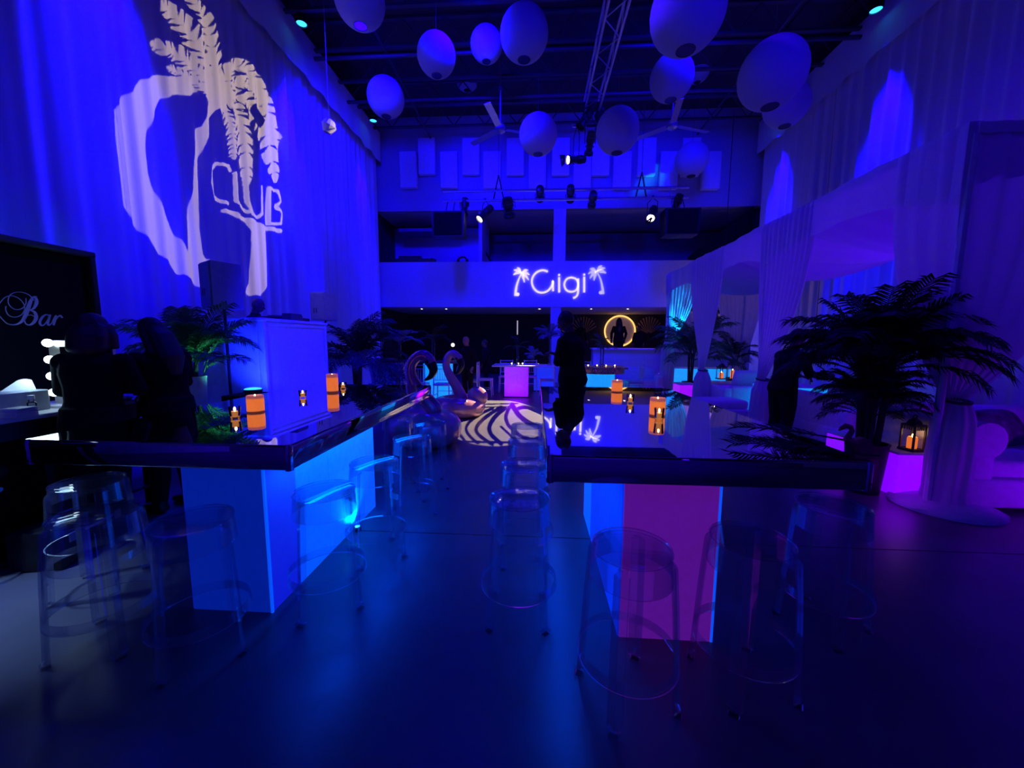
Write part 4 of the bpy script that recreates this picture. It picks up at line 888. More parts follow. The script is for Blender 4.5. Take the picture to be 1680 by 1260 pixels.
def tied_drape(label, top, tie, rt=0.075, rb=0.17, pool=0.34, folds=13, amp=0.035, power=2.4, tilt=0.0):
    """cloth hung from the polyline top, gathered by a cord at tie, falling free to a pool of cloth on the floor"""
    T = [Vector(p) for p in top]; tie = Vector(tie); n = 130; c = tie.copy(); cum = [0]
    for i in range(len(T) - 1): cum.append(cum[-1] + (T[i + 1] - T[i]).length)
    def topf(u):
        d = u * cum[-1]
        for i in range(len(T) - 1):
            if d <= cum[i + 1] + 1e-9: f = (d - cum[i]) / (cum[i + 1] - cum[i]); return T[i].lerp(T[i + 1], f), (T[i + 1] - T[i]).normalized()
        return T[-1], (T[-1] - T[-2]).normalized()
    mid = sum(T, Vector()) / len(T); base_a = math.atan2(topf(0)[0].y - c.y, topf(0)[0].x - c.x); end_a = math.atan2(T[-1].y - c.y, T[-1].x - c.x)
    da = (end_a - base_a + pi) % (2 * pi) - pi
    def ringp(u, r, z):
        a = base_a + da * u if abs(da) > 1.0 else base_a + (u - 0.5) * 2.6
        rr = r * (1 + 0.16 * sin(2 * pi * folds * u)); return Vector((c.x + rr * cos(a), c.y + rr * sin(a), z))
    def up(u, v):
        p, tg = topf(u); s = (1 - v) ** power; nrm = Vector((tg.y, -tg.x, 0)); z = tie.z + (p.z - tie.z) * v
        a = amp * (0.25 + 0.75 * v) * sin(2 * pi * folds * u + 0.6 * sin(5 * u)) * (0.3 if v > 0.98 else 1)
        q = ringp(u, rt, z); return Vector((p.x + (q.x - p.x) * s, p.y + (q.y - p.y) * s, z)) + nrm * a * (1 - s)
    t = thing('tied_drape', label, 'drape', (0, 0, 0), 0, 'tied cabana drapes')
    MB().grid(up, n, 26).build('upper_cloth', 'sheer', t, 70)
    prof = [(0.0, rt), (0.06, rt * 1.35), (0.2, rb * 0.9), (0.5, rb * 1.0), (0.85, rb * 0.98), (0.96, rb * 1.12), (1.0, pool)]
    def low(u, v):
        r = np.interp(v, [q[0] for q in prof], [q[1] for q in prof]); z = tie.z * (1 - v) + (0.015 + 0.02 * (1 + sin(9 * 2 * pi * u)) * 0.5 if v > 0.97 else 0)
        a = 2 * pi * u; rr = r * (1 + (0.07 if v < 0.97 else 0.06) * sin(2 * pi * folds * u + 2 * v)); return (c.x + rr * cos(a), c.y + rr * sin(a), max(z, 0.012))
    m = MB(); m.grid(low, n, 30, closed=True); m.build('lower_cloth', 'sheer', t, 70)
    m = MB(); m.lathe([(pool * 1.05, 0.002), (pool * 1.0, 0.03), (rb * 1.2, 0.075), (0.0001, 0.08)], 40, (c.x, c.y, 0)); m.build('cloth_pool', 'white_fabric', t, 70)
    MB().tube([(c.x + rt * 1.15 * cos(a), c.y + rt * 1.15 * sin(a), tie.z + 0.012 * sin(a)) for a in np.linspace(0, 2 * pi, 19)[:-1]], 0.014, 6, closed=True).build('tie_cord', 'steel_dark', t)
    return t
e = CX + 0.06
tied_drape('white drape tied at the near cabana corner, pooling on the floor', [(CX, CY0 + 0.62, CZ), (CX, CY0, CZ), (CX + 1.3, CY0, CZ)], (e + 0.16, CY0 + 0.03, 0.97), 0.075, 0.15, 0.36, 9, 0.022, 2.6)
tied_drape('white drape tied at the second cabana post, by the photographer', [(CX, 5.25, CZ), (CX, 6.4, CZ)], (e, 6.23, 0.9), 0.07, 0.15, 0.28, 11, 0.04, 2.2)
tied_drape('white drape tied at the third cabana post, behind right table end', [(CX, 7.65, CZ), (CX, 9.1, CZ)], (e, 8.4, 0.88), 0.08, 0.17, 0.28, 11, 0.04, 1.9)
tied_drape('cyan-lit drape at the far cabana corner beside the palm', [(CX, CY1 - 0.3, CZ), (CX, CY1, CZ), (CX + 0.85, CY1, CZ)], (e + 0.05, CY1 - 0.02, 1.5), 0.09, 0.18, 0.3, 13, 0.05, 2.0)
tied_drape('white drape tied to the right of the cabana back opening', [(4.75, CY1, CZ), (6.1, CY1, CZ)], (5.55, CY1, 0.9), 0.09, 0.18, 0.3, 11, 0.05, 1.6)
MB().tube([(5.55, CY1, 0), (5.55, CY1, CZ - 0.08)], 0.03, 8).build('post', 'white_paint', bpy.data.objects['cabana_frame'])
# led cans in the cabana
def can(x, y, label, tgt, p, col, size=70):
    t = thing('led_can', label, 'light', (x, y, 0)); MB().lathe([(0.07, 0), (0.08, 0.02), (0.08, 0.13), (0.07, 0.13)], 16).build('housing', 'black_metal', t); MB().lathe([(0.0001, 0.125), (0.07, 0.125)], 16).build('lens', 'led_lens', t)
    lamp('can_lamp', 'SPOT', (x, y, 0.15), tgt, p, col, size, 0.8, 0.05)
can(CX + 0.62, CY1 - 1.05, 'cyan led can on the cabana floor near its far corner', (CX + 0.33, CY1 - 0.02, 2.45), 9000, (0.0, 0.34, 1.0), 19)
can(5.0, 2.5, 'added violet can lighting the sofa from beyond the right picture edge', (4.4, 3.6, 0.45), 75, (0.2, 0.0, 1.0), 70)  # unseen can, added only to turn the sofa front violet
can(5.0, 8.9, 'blue led can on the floor inside the cabana', (5.3, 9.5, 3.2), 1800, (0.02, 0.0, 1.0), 110)
can(6.2, 5.4, 'violet led can on the floor near the right cabana wall', (5.0, 5.6, 3.2), 420, (0.09, 0.0, 1.0), 120)

# ------------------------------------------------------------------ lounge furniture
def sofa(name, label, x, y, rz, w=1.8, d=0.9, hs=0.42, hb=0.78, arms=True, cat='sofa', back=True, roll=False):
    t = thing(name, label, cat, (x, y, 0), rz)
    MB().box((0, 0, 0.15 + 0.02), (w, d, 0.26), bev=0.03, seg=3).build('base', 'white_fabric', t)
    n = 2 if w > 1.4 else 1; cw = (w - (0.36 if arms else 0.0)) / n
    for k in range(n): MB().box(((k - (n - 1) / 2) * cw, -0.05, hs - 0.05), (cw - 0.01, d - 0.2, 0.16), bev=0.05, seg=3).build('seat_cushion', 'white_fabric', t)
    if back: MB().box((0, d / 2 - 0.11, hb / 2 + 0.08), (w - (0.3 if arms else 0), 0.2, hb - 0.14), bev=0.07, seg=3).build('backrest', 'white_fabric', t)
    if arms:
        for s_ in (-1, 1):
            if roll:
                MB().tube([(s_ * (w / 2 - 0.13), -d / 2 + 0.01, hb - 0.18), (s_ * (w / 2 - 0.13), d / 2 - 0.01, hb - 0.18)], 0.16, 16).build('rolled_arm', 'white_fabric', t)
                MB().box((s_ * (w / 2 - 0.12), 0, (hb - 0.2) / 2 + 0.02), (0.2, d - 0.03, hb - 0.24), bev=0.03, seg=2).build('arm', 'white_fabric', t)
            else: MB().box((s_ * (w / 2 - 0.1), 0, 0.33), (0.19, d - 0.02, 0.5), bev=0.06, seg=3).build('arm', 'white_fabric', t)
    for sx in (-1, 1):
        for sy in (-1, 1): MB().lathe([(0.025, 0), (0.03, 0.05)], 10, (sx * (w / 2 - 0.1), sy * (d / 2 - 0.1), 0)).build('foot', 'black_metal', t)
    return t
def cube(name, label, x, y, w, d, h, m, rz=0):
    t = thing(name, label, 'table', (x, y, 0), rz)
    MB().box((0, 0, h / 2 - 0.012), (w - 0.03, d - 0.03, h - 0.03), bev=0.008).build('glow_body', m, t); MB().box((0, 0, h - 0.012), (w, d, 0.024), bev=0.008, seg=2).build('top', 'white_paint', t)
    MB().box((0, 0, 0.01), (w - 0.06, d - 0.06, 0.02)).build('plinth', 'black_metal', t); MB().box((-(w / 2 - 0.014), -(d / 2 - 0.014), h / 2), (0.016, 0.016, h - 0.04)).build('corner_seam', m, t)
    return t
q = onz(1470, 815, 0)
cube('glow_table', 'violet glowing cube table holding the lantern behind the palm pot', 3.92, 4.25, 0.92, 0.95, 0.44, 'glow_violet')
lamp('glow_table_lamp', 'POINT', (3.3, 3.6, 0.2), None, 0.8, (0.28, 0.0, 1.0), radius=0.15)
sofa('white_sofa', 'white sofa with rolled arms at the right edge of the picture', 4.78, 3.95, 0.0, 2.0, 0.95, 0.42, 0.82, True, 'sofa', True, True)
sofa('white_sofa', 'white sofa behind the black palm beside the photographer', 4.55, 6.3, pi / 2 + 0.1, 1.9, 0.9, 0.42, 0.72)
sofa('white_sofa', 'white low sofa between the second and third cabana posts', 4.55, 8.2, pi, 1.7, 0.9, 0.4, 0.6)
sofa('white_sofa', 'violet-tinted white sofa behind the third cabana post', 2.75, 10.75, -0.2, 1.4, 0.8, 0.42, 0.75)
sofa('white_sofa', 'white sofa along the right cabana wall behind the palm fronds', 6.3, 7.3, -pi / 2, 2.2, 0.9, 0.42, 0.78)
sofa('ottoman_bench', 'white backless bench reaching beyond the right bar table', 3.0, 7.2, 0.05, 1.5, 0.75, 0.42, 0.5, False, 'bench', False)

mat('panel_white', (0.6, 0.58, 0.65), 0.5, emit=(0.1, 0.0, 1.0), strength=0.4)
cube('glow_table', 'white cube table with two lanterns in the cabana middle', 4.45, 9.1, 1.3, 0.8, 0.55, 'panel_white')
cube('glow_table', 'pink-violet glowing cube left of the two-lantern table', 3.55, 9.3, 0.42, 0.5, 0.5, 'glow_pink')
cube('glow_table', 'pink-violet glowing cube with a red candle beside the palm', onz(1097, 612, 0.5).x, onz(1097, 612, 0.5).y + 0.05, 0.5, 0.5, 0.5, 'glow_pink')
p = ony(1310, 690, 6.7); cube('glow_table', 'cyan glowing cube table behind the photographer', p.x + 0.1, 7.2, 0.85, 0.8, 0.72, 'glow_cyan')
cube('glow_table', 'cyan glowing bar cube seen through the cabana back opening', 4.9, 11.7, 1.7, 0.5, 0.72, 'glow_cyan')
cube('glow_table', 'small violet-lit round-edged table with a dark bottle', 5.4, 9.4, 0.5, 0.5, 0.62, 'panel_white')
# pillows
def pillow(label, loc, rz, tilt, m, w=0.46, h=0.46):
    t = thing('throw_pillow', label, 'pillow', loc, 0); X = Matrix.Rotation(rz, 4, 'Z') @ Matrix.Rotation(tilt, 4, 'X')
    def fn(u, v, s=1):
        a, b = 2 * u - 1, 2 * v - 1; k = (1 - abs(a) ** 3) * (1 - abs(b) ** 3); return X @ Vector((a * w / 2 * (1 - 0.06 * b * b), s * 0.09 * k ** 0.6, (b * h / 2 * (1 - 0.06 * a * a)) + h / 2))
    mb = MB(); mb.grid(lambda u, v: fn(u, v, 1), 14, 14); mb.grid(lambda u, v: fn(u, v, -1), 14, 14); mb.build('cover', m, t, 70)
    mb = MB(); mb.tube([X @ Vector((sx * w / 2 * 0.94, 0, h / 2 + sz * h / 2 * 0.94)) for sx, sz in ((-1, -1), (0, -1.06), (1, -1), (1.06, 0), (1, 1), (0, 1.06), (-1, 1), (-1.06, 0))], 0.007, 5, closed=True); mb.build('piping', 'white_fabric', t)
pillow('printed throw pillow leaning on the white sofa at the picture edge', (4.75, 4.05, 0.45), 0.25, -0.5, 'print_pillow', 0.6, 0.4)
pillow('dark throw pillow beside the printed one on the right sofa', (5.3, 4.05, 0.45), -0.1, -0.45, 'cloth_navy', 0.5, 0.42)
pillow('patterned throw pillow on the sofa behind the palm fronds', (6.1, 7.6, 0.44), 1.4, -0.3, 'print_pillow')
pillow('pointed white throw pillow propped beside the two lanterns', (4.3, 8.2, 0.46), 0.0, 0.25, 'white_fabric', 0.5, 0.46)
# lanterns
def lantern(label, x, y, z, w, h, col='candle_wax', rz=0.15):
    t = thing('candle_lantern', label, 'lantern', (x, y, z), rz)
    MB().box((0, 0, 0.012), (w * 1.15, w * 1.15, 0.024), bev=0.004).build('base_plate', 'lantern_metal', t); MB().box((0, 0, h * 0.74), (w * 1.06, w * 1.06, 0.02), bev=0.004).build('roof_plate', 'lantern_metal', t)
    for sx in (-1, 1):
        for sy in (-1, 1): MB().box((sx * w * 0.46, sy * w * 0.46, h * 0.38), (0.014, 0.014, h * 0.74)).build('corner_post', 'lantern_metal', t)
    m = MB()
    for sx in (-1, 1):
        for k in range(6):
            for zz in (0.64, 0.7): m.box(((k - 2.5) * w * 0.16, sx * w * 0.47, h * zz), (w * 0.07, 0.006, h * 0.06)); m.box((sx * w * 0.47, (k - 2.5) * w * 0.16, h * zz), (0.006, w * 0.07, h * 0.06))
    m.build('pierced_band', 'lantern_metal', t, 0)
    MB().lathe([(w * 0.5, h * 0.75), (w * 0.36, h * 0.86), (w * 0.12, h * 0.93), (0.0001, h * 0.95)], 4, M=Matrix.Rotation(pi / 4, 4, 'Z')).build('hood', 'lantern_metal', t, 0)
    MB().tube([(w * 0.16 * cos(a), 0, h * 0.97 + w * 0.16 * sin(a)) for a in np.linspace(0, 2 * pi, 13)[:-1]], 0.006, 5, closed=True).build('ring_handle', 'lantern_metal', t)
    MB().lathe([(w * 0.3, 0.024), (w * 0.31, h * 0.36), (w * 0.26, h * 0.4), (0.0001, h * 0.37)], 18).build('candle', col, t)
    MB().ball((0, 0, h * 0.43), (0.008, 0.008, 0.018), 8, 6).build('flame_tip', 'flame', t)
    lamp('lantern_lamp', 'POINT', (x, y, z + h * 0.5), None, 0.1, WARM, radius=0.02)
p = onz(1497, 734, 0.44); lantern('dark pierced lantern with orange candle on the violet cube', ony(1497, 720, 3.88).x, 3.88, 0.44, 0.125, 0.34)
p = onz(1525, 700, 0.44); lantern('red-glowing lantern half hidden behind the pineapple', ony(1528, 700, 4.25).x, 4.25, 0.44, 0.13, 0.24)
p = onz(1183, 622, 0.55); lantern('left of the two dark lanterns on the white cabana table', p.x, p.y, 0.55, 0.17, 0.42)
lantern('right of the two dark lanterns on the white cabana table, taller', p.x + 0.27, p.y, 0.55, 0.17, 0.56)
cq = onz(1097, 612, 0.5); votive(1097, 612, 9, 12, 'red-glowing votive candle on the pink-violet cube beside the palm', 0.5)
t = thing('wine_bottle', 'dark bottle on the small violet-lit table', 'bottle', (5.4, 9.4, 0.62)); MB().lathe([(0.0001, 0), (0.04, 0), (0.04, 0.18), (0.015, 0.24), (0.015, 0.31), (0.0001, 0.31)], 14).build('glass', 'bottle_glass', t); MB().lathe([(0.0165, 0.27), (0.0165, 0.315), (0.0001, 0.316)], 12).build('foil', 'black_metal', t)
# pineapple
p = onz(1537, 735, 0.44); t = thing('pineapple_ornament', 'dark pineapple ornament beside the lantern on the violet cube', 'pineapple', (ony(1533, 720, 3.95).x, 3.95, 0.44))
MB().lathe([(0.0001, 0.0), (0.045, 0.005), (0.066, 0.05), (0.068, 0.1), (0.05, 0.15), (0.02, 0.17), (0.0001, 0.17)], 18).build('fruit', 'pineapple', t)
for k in range(14):
    a = 2.4 * k; e_ = 0.35 + 0.09 * k; L = 0.16
    MB().tube([(0.01 * cos(a), 0.01 * sin(a), 0.16), (0.05 * cos(a) * (1.4 - e_ * 0.6), 0.05 * sin(a) * (1.4 - e_ * 0.6), 0.16 + L * 0.55), (0.1 * cos(a) * (1.5 - e_), 0.1 * sin(a) * (1.5 - e_), 0.16 + L * (0.8 + 0.2 * e_))], [0.012, 0.014, 0.002], 5, 0.3).build('leaf', 'leaf_dark', t)
# cardboard flamingo at the end of the right bar table
p = onz(1405, 742, ZT); t = thing('flamingo_figurine', 'small reddish flamingo figurine at the right end of the right table', 'figurine', (p.x, p.y, ZT), 0)
def fg(x, y): return ((x - 560) / 4 * p.y / F, 0, (640 - y) / 4 * p.y / F)
MB().prism([fg(*c) for c in [(545, 590), (560, 560), (600, 545), (640, 560), (665, 600), (660, 650), (620, 655), (580, 640)]], (0, 0.03, 0)).build('body', 'pink_card', t)
MB().tube([fg(555, 580) , fg(515, 575), fg(488, 560), fg(505, 530), fg(520, 500), fg(510, 478), fg(480, 470), fg(455, 485), fg(440, 500)], [0.014, 0.015, 0.014, 0.012, 0.011, 0.011, 0.013, 0.009, 0.004], 8).build('neck', 'pink_card', t)
MB().tube([fg(600, 650), fg(602, 672)], 0.006, 6).build('leg', 'pink_card', t); MB().box(fg(602, 668), (0.08, 0.05, 0.006)).build('foot_plate', 'pink_card', t)
# palm leaf lying on the right table
t = thing('palm_leaf', 'cut palm leaf lying on the right end of the right bar table', 'leaf', onz(1400, 745, ZT + 0.012), pi * 0.93)
mf = frond_mesh(0.12, 0.22, 0.5, 24, 0.3, 77, 0.1, 0.03); mf.build('blade', 'leaf_dark', t, 0); MB().tube([(-0.1, 0, 0.0), (0.02, 0, 0.002)], 0.005, 5).build('stalk', 'trunk', t)
t = thing('palm_leaf', 'second cut palm leaf, farther back on the right bar table', 'leaf', onz(1385, 722, ZT + 0.012), pi * 0.85)
mf.build('blade', 'leaf_dark', t, 0); MB().tube([(-0.1, 0, 0.0), (0.02, 0, 0.002)], 0.005, 5).build('stalk', 'trunk', t)
# ================================================================== PEOPLE
def bez(a, b, c, n=5):
    a, b, c = Vector(a), Vector(b), Vector(c); return [a.lerp(b, i / n) for i in range(n)] + [b.lerp(c, i / n) for i in range(n + 1)]
def person(label, x, y, z, rz, h, hair='short', hairmat='hair_dark', skin='skin', wide=1.0, lean=0.0, nod=0.3, arms=None, skirt=False, coat=0.0, turn=0.0, vox=0.009, top='cloth_black', legs=None, long_sleeve=True):
    k = h / 1.7; t = thing('person', label, 'person', (x, y, z), rz)
    def L(p): # lean the upper body forward about the hips
        p = Vector(p); q = max(0, p.z - 0.92); return Vector((p.x, p.y + q * math.sin(lean), 0.92 + q * math.cos(lean) if p.z > 0.92 else p.z)) * k
    w = wide
    sp = [(0.86, 0.155 * w), (0.95, 0.168 * w), (1.05, 0.145 * w), (1.15, 0.15 * w), (1.25, 0.172 * w), (1.33, 0.17 * w ** 0.5), (1.385, 0.125), (1.43, 0.07)]
    arms = arms or [((0.27, -0.02, 1.12), (0.25, 0.1, 0.9)), ((-0.27, -0.02, 1.12), (-0.25, 0.1, 0.9))]
    sh = [(0.175 * w ** 0.4, 0, 1.335), (-0.175 * w ** 0.4, 0, 1.335)]
    legs = legs or [((0.1, 0.02, 0.48), (0.11, -0.02, 0.085)), ((-0.1, 0.01, 0.48), (-0.12, 0.02, 0.085))]
    def torso(m, e):
        m.tube([L((0, 0.01 * sin(4 * zz), zz)) for zz, r in sp], [(r + e) * k for zz, r in sp], 16, 0.66 * w ** 0.4, up=(0, 1, 0))
        m.ball(L((0, -0.01, 0.9)), ((0.165 * w + e) * k, (0.125 * w + e) * k, 0.11 * k), 14, 8)
    def arm(m, i, e, end=1.0):
        el, ha = arms[i]; s0 = Vector(sh[i]); P = [s0, (s0 + Vector(el)) / 2, Vector(el), (Vector(el) + Vector(ha)) / 2, Vector(el).lerp(Vector(ha), end)]
        m.tube([L(p) for p in P], [(r + e) * k for r in (0.058, 0.05, 0.041, 0.038, 0.028)], 10); m.ball(L(s0), (0.062 + e) * k, 12, 8); m.ball(L(el), (0.042 + e) * k, 10, 6)
    def leg(m, i, e):
        kn, an = legs[i]; hp = (0.088 * (1 if i == 0 else -1), 0, 0.88); P = [hp, ((hp[0] + kn[0]) / 2, (hp[1] + kn[1]) / 2 + 0.005, (hp[2] + kn[2]) / 2), kn, ((kn[0] + an[0]) / 2, (kn[1] + an[1]) / 2 - 0.02, (kn[2] + an[2]) / 2 + 0.04), an]
        m.tube([Vector(p) * k for p in P], [(r + e) * k for r in (0.09 * w ** 0.5, 0.078 * w ** 0.5, 0.055, 0.055, 0.038)], 12)
    HM = Matrix.Translation(L((0, 0.015, 1.49))) @ Matrix.Rotation(turn, 4, 'Z') @ Matrix.Rotation(-nod, 4, 'X')
    def hp(x_, y_, z_): return HM @ (Vector((x_, y_, z_)) * k)
    HR = HM.to_3x3().to_4x4()
    m = MB(); torso(m, 0); arm(m, 0, 0); arm(m, 1, 0); leg(m, 0, 0); leg(m, 1, 0)
    m.tube([L((0, -0.01, 1.40)), hp(0, -0.01, 0.02)], [0.062 * k, 0.055 * k], 12)
    m.ball(hp(0, 0.0, 0.105), (0.076 * k, 0.093 * k, 0.105 * k), 18, 12, HR); m.ball(hp(0, 0.035, 0.045), (0.056 * k, 0.06 * k, 0.055 * k), 14, 8, HR)
    m.tube([hp(0, 0.085, 0.105), hp(0, 0.112, 0.07), hp(0, 0.085, 0.062)], [0.009 * k, 0.015 * k, 0.012 * k], 8)
    for s_ in (-1, 1):
        m.ball(hp(s_ * 0.077, -0.005, 0.09), (0.012 * k, 0.022 * k, 0.033 * k), 8, 6, HR)
    for i in (0, 1):
        el, ha = [L(q) for q in arms[i]]; d = (ha - el).normalized(); sd = d.cross(Vector((0, 0, 1))); sd = sd.normalized() if sd.length > 0.1 else Vector((1, 0, 0)); up = sd.cross(d)
        pc = ha + d * 0.045 * k; B = Matrix((sd, d, up)).transposed().to_4x4()
        m.ball(pc, (0.04 * k, 0.052 * k, 0.018 * k), 12, 8, B)
        for f in range(4):
            o_ = sd * (f - 1.5) * 0.02 * k; ln = (0.07, 0.082, 0.078, 0.06)[f] * k; a = pc + o_ + d * 0.03 * k
            m.tube([a, a + d * ln * 0.5 - up * 0.006 * k, a + d * ln * 0.8 - up * 0.03 * k, a + d * ln * 0.85 - up * 0.05 * k], [0.0098 * k, 0.0095 * k, 0.009 * k, 0.008 * k], 7)
        s2 = -1 if i == 0 else 1; a = pc + sd * s2 * 0.03 * k - d * 0.02 * k
        m.tube([a, a + (sd * s2 * 0.8 + d * 0.6) * 0.035 * k, a + (sd * s2 * 0.8 + d * 1.2) * 0.055 * k - up * 0.02 * k], [0.013 * k, 0.011 * k, 0.009 * k], 7)
    for i in (0, 1):
        an = Vector(legs[i][1]) * k; m.tube([an + Vector((0, -0.045, -0.045)) * k, an + Vector((0, 0.06, -0.05)) * k, an + Vector((0, 0.16, -0.06)) * k], [0.036 * k, 0.04 * k, 0.026 * k], 10)
    body = fused(m, 'body', skin, t, vox * 0.8, 2)
    m = MB(); torso(m, 0.014); arm(m, 0, 0.012, 0.93 if long_sleeve else 0.12); arm(m, 1, 0.012, 0.93 if long_sleeve else 0.12)
    m.tube([L((0, 0, 1.39)), L((0, 0.005, 1.455))], [0.09 * k, 0.068 * k], 12)
    if coat: m.tube([Vector((0, 0, 1.0)) * k, Vector((0, -0.02, 1.0 - coat)) * k], [0.18 * w * k, 0.215 * w * k], 18, 0.75, up=(0, 1, 0))
    fused(m, 'jacket' if coat else 'shirt', top, t, vox, 3)
    m = MB()
    if skirt: m.tube([Vector((0, 0, 0.98)) * k, Vector((0, 0, 0.8)) * k, Vector((0, 0, 0.45)) * k, Vector((0, 0, 0.28)) * k], [0.165 * w * k, 0.2 * w * k, 0.22 * w * k, 0.23 * w * k], 18, 0.75, up=(0, 1, 0))
    else:
        leg(m, 0, 0.016); leg(m, 1, 0.016); m.ball(Vector((0, -0.01, 0.9)) * k, (0.18 * w * k, 0.138 * w * k, 0.12 * k), 14, 8)
    fused(m, 'skirt' if skirt else 'trousers', 'cloth_black', t, vox, 3)
    for i in (0, 1):
        an = Vector(legs[i][1]) * k; m = MB(); m.tube([an + Vector((0, -0.055, -0.038)) * k, an + Vector((0, 0.06, -0.045)) * k, an + Vector((0, 0.18, -0.055)) * k], [0.044 * k, 0.048 * k, 0.03 * k], 10, 0.9); m.tube([an + Vector((0, -0.01, -0.05)) * k, an + Vector((0, -0.01, 0.03)) * k], 0.05 * k, 10); fused(m, 'shoe', 'black_metal', t, 0.01, 2)
    if hair != 'bald':
        m = MB(); m.ball(hp(0, -0.02, 0.125), (0.086 * k, 0.095 * k, 0.097 * k), 18, 12, HR)
        if hair == 'long':
            m.tube([hp(0, -0.05, 0.12), hp(0, -0.085, 0.02), L((0, -0.13, 1.36)), L((0, -0.14, 1.2))], [0.09 * k, 0.1 * k, 0.105 * k, 0.05 * k], 14, 0.5, up=(0, 1, 0))
            for s_ in (-1, 1): m.tube([hp(s_ * 0.065, -0.02, 0.13), hp(s_ * 0.085, -0.03, 0.03), L((s_ * 0.1, -0.06, 1.38))], [0.035 * k, 0.04 * k, 0.03 * k], 8)
        if hair == 'bob':
            m.ball(hp(0, -0.07, -0.05), (0.125 * k, 0.075 * k, 0.07 * k), 16, 10)
            m.tube([hp(0, -0.045, 0.12), hp(0, -0.07, 0.03), hp(0, -0.075, -0.06)], [0.1 * k, 0.125 * k, 0.12 * k], 16, 0.55, up=(0, 1, 0))
            for s_ in (-1, 1): m.tube([hp(s_ * 0.07, 0, 0.13), hp(s_ * 0.1, 0.0, 0.05), hp(s_ * 0.115, 0.01, -0.05)], [0.04 * k, 0.045 * k, 0.035 * k], 8)
        fused(m, 'hair', hairmat, t, vox, 2)
    for s_ in (-1, 1):
        MB().ball(hp(s_ * 0.03, 0.086, 0.105), (0.0115 * k, 0.008 * k, 0.007 * k), 10, 6, HR).build('eye', 'eye_white', t)
        MB().ball(hp(s_ * 0.03, 0.0905, 0.105), (0.005 * k, 0.005 * k, 0.005 * k), 8, 5, HR).build('pupil', 'black_metal', t)
        MB().tube([hp(s_ * 0.014, 0.092, 0.122), hp(s_ * 0.032, 0.091, 0.127), hp(s_ * 0.048, 0.08, 0.122)], 0.004 * k, 5).build('eyebrow', hairmat, t)
    MB().tube([hp(-0.022, 0.09, 0.04), hp(0, 0.096, 0.038), hp(0.022, 0.09, 0.04)], 0.005 * k, 6).build('lips', 'hair_auburn', t)
    return t, L, k
q = ony(157, 600, 2.66)
person('person in black top with auburn bob, back turned, at the bulb-lit mirror', q.x, 2.62, 0, 0.3, 1.66, 'bob', 'hair_auburn', 'skin', 1.08, 0.1, 0.15, [((0.25, 0.06, 1.12), (0.12, 0.26, 1.16)), ((-0.27, 0.1, 1.12), (-0.24, 0.3, 1.16))], coat=0.3)
q = ony(268, 600, 3.08)
pt, L_, k_ = person('person in dark clothes in profile, looking down, by the left table', q.x, 3.08, 0, 1.45, 1.66, 'long', 'hair_dark', 'skin', 1.15, 0.06, 0.5, [((0.24, 0.06, 1.12), (0.08, 0.24, 1.04)), ((-0.24, 0.08, 1.12), (-0.06, 0.25, 1.08))], coat=0.34)
q = ony(940, 560, 4.98)
person('person in black standing beyond the right table with folded arms', q.x, 4.98, 0, 1.05, 1.86, 'short', 'hair_dark', 'skin_dark', 1.22, 0.08, 0.42, [((0.27, 0.04, 1.12), (-0.08, 0.17, 1.2)), ((-0.27, 0.04, 1.12), (0.08, 0.2, 1.15))], long_sleeve=False)
q = ony(1290, 600, 5.2)
ph, L_, k_ = person('person in black holding a camera beside the second cabana drape', q.x - 0.02, 5.2, 0, -pi / 2 + 0.15, 1.66, 'short', 'hair_dark', 'skin_dark', 1.12, 0.2, 0.35, [((0.24, 0.1, 1.12), (0.09, 0.3, 1.1)), ((-0.24, 0.1, 1.12), (-0.09, 0.3, 1.06))])
t = thing('photo_camera', 'black photo camera in the hands of the person by the drape', 'camera', (q.x + 0.42, 5.14, 1.05), -pi / 2 + 0.15)
MB().box((0, 0, 0), (0.14, 0.06, 0.1), bev=0.012, seg=2).build('body', 'black_metal', t); MB().lathe([(0.035, 0.03), (0.037, 0.1), (0.034, 0.14), (0.0001, 0.135)], 16, M=Matrix.Rotation(-pi / 2, 4, 'X')).build('lens', 'black_metal', t)
MB().box((0, 0, 0.062), (0.05, 0.05, 0.03), bev=0.008).build('viewfinder', 'black_metal', t); MB().tube([(-0.07, 0, 0.02), (-0.1, -0.1, 0.1), (0.0, -0.25, 0.24), (0.1, -0.1, 0.1), (0.07, 0, 0.02)], 0.006, 6).build('strap', 'black_cloth', t)
q = ony(417, 500, 6.0)
person('person with grey bald head behind the dj booth', q.x - 0.02, 6.0, 0.481, -1.3, 1.66, 'bald', 'hair_dark', 'skin_dark', 1.05, 0.05, 0.3, [((0.26, 0.08, 1.12), (0.16, 0.3, 1.12)), ((-0.26, 0.08, 1.12), (-0.16, 0.3, 1.12))])
q = ony(767, 570, 9.3)
person('person in black with blue-lit bald head beyond the far flamingo', q.x, 9.3, 0, 2.6, 1.58, 'bald', 'hair_dark', 'skin', 1.15, 0.05, 0.15, None, vox=0.012)
q = ony(793, 580, 10.6)
person('person in black far back left of the violet table', q.x, 11.2, 0, 1.6, 1.5, 'short', 'hair_dark', 'skin_dark', 1.1, 0.05, 0.1, None, vox=0.012)
q = ony(1016, 560, 15.6)
person('person with long hair silhouetted before the glowing ring', q.x, 15.75, 0.6, 0.0, 1.8, 'long', 'hair_dark', 'skin_dark', 1.1, 0.0, 0.0, None, vox=0.012)
q = ony(1042, 562, 15.7)
person('person in black right of the glowing ring behind the bar', q.x + 0.15, 15.7, 0.6, 2.6, 1.5, 'short', 'hair_dark', 'skin_dark', 1.2, 0.0, 0.1, None, vox=0.012)
q = ony(956, 540, 15.3)
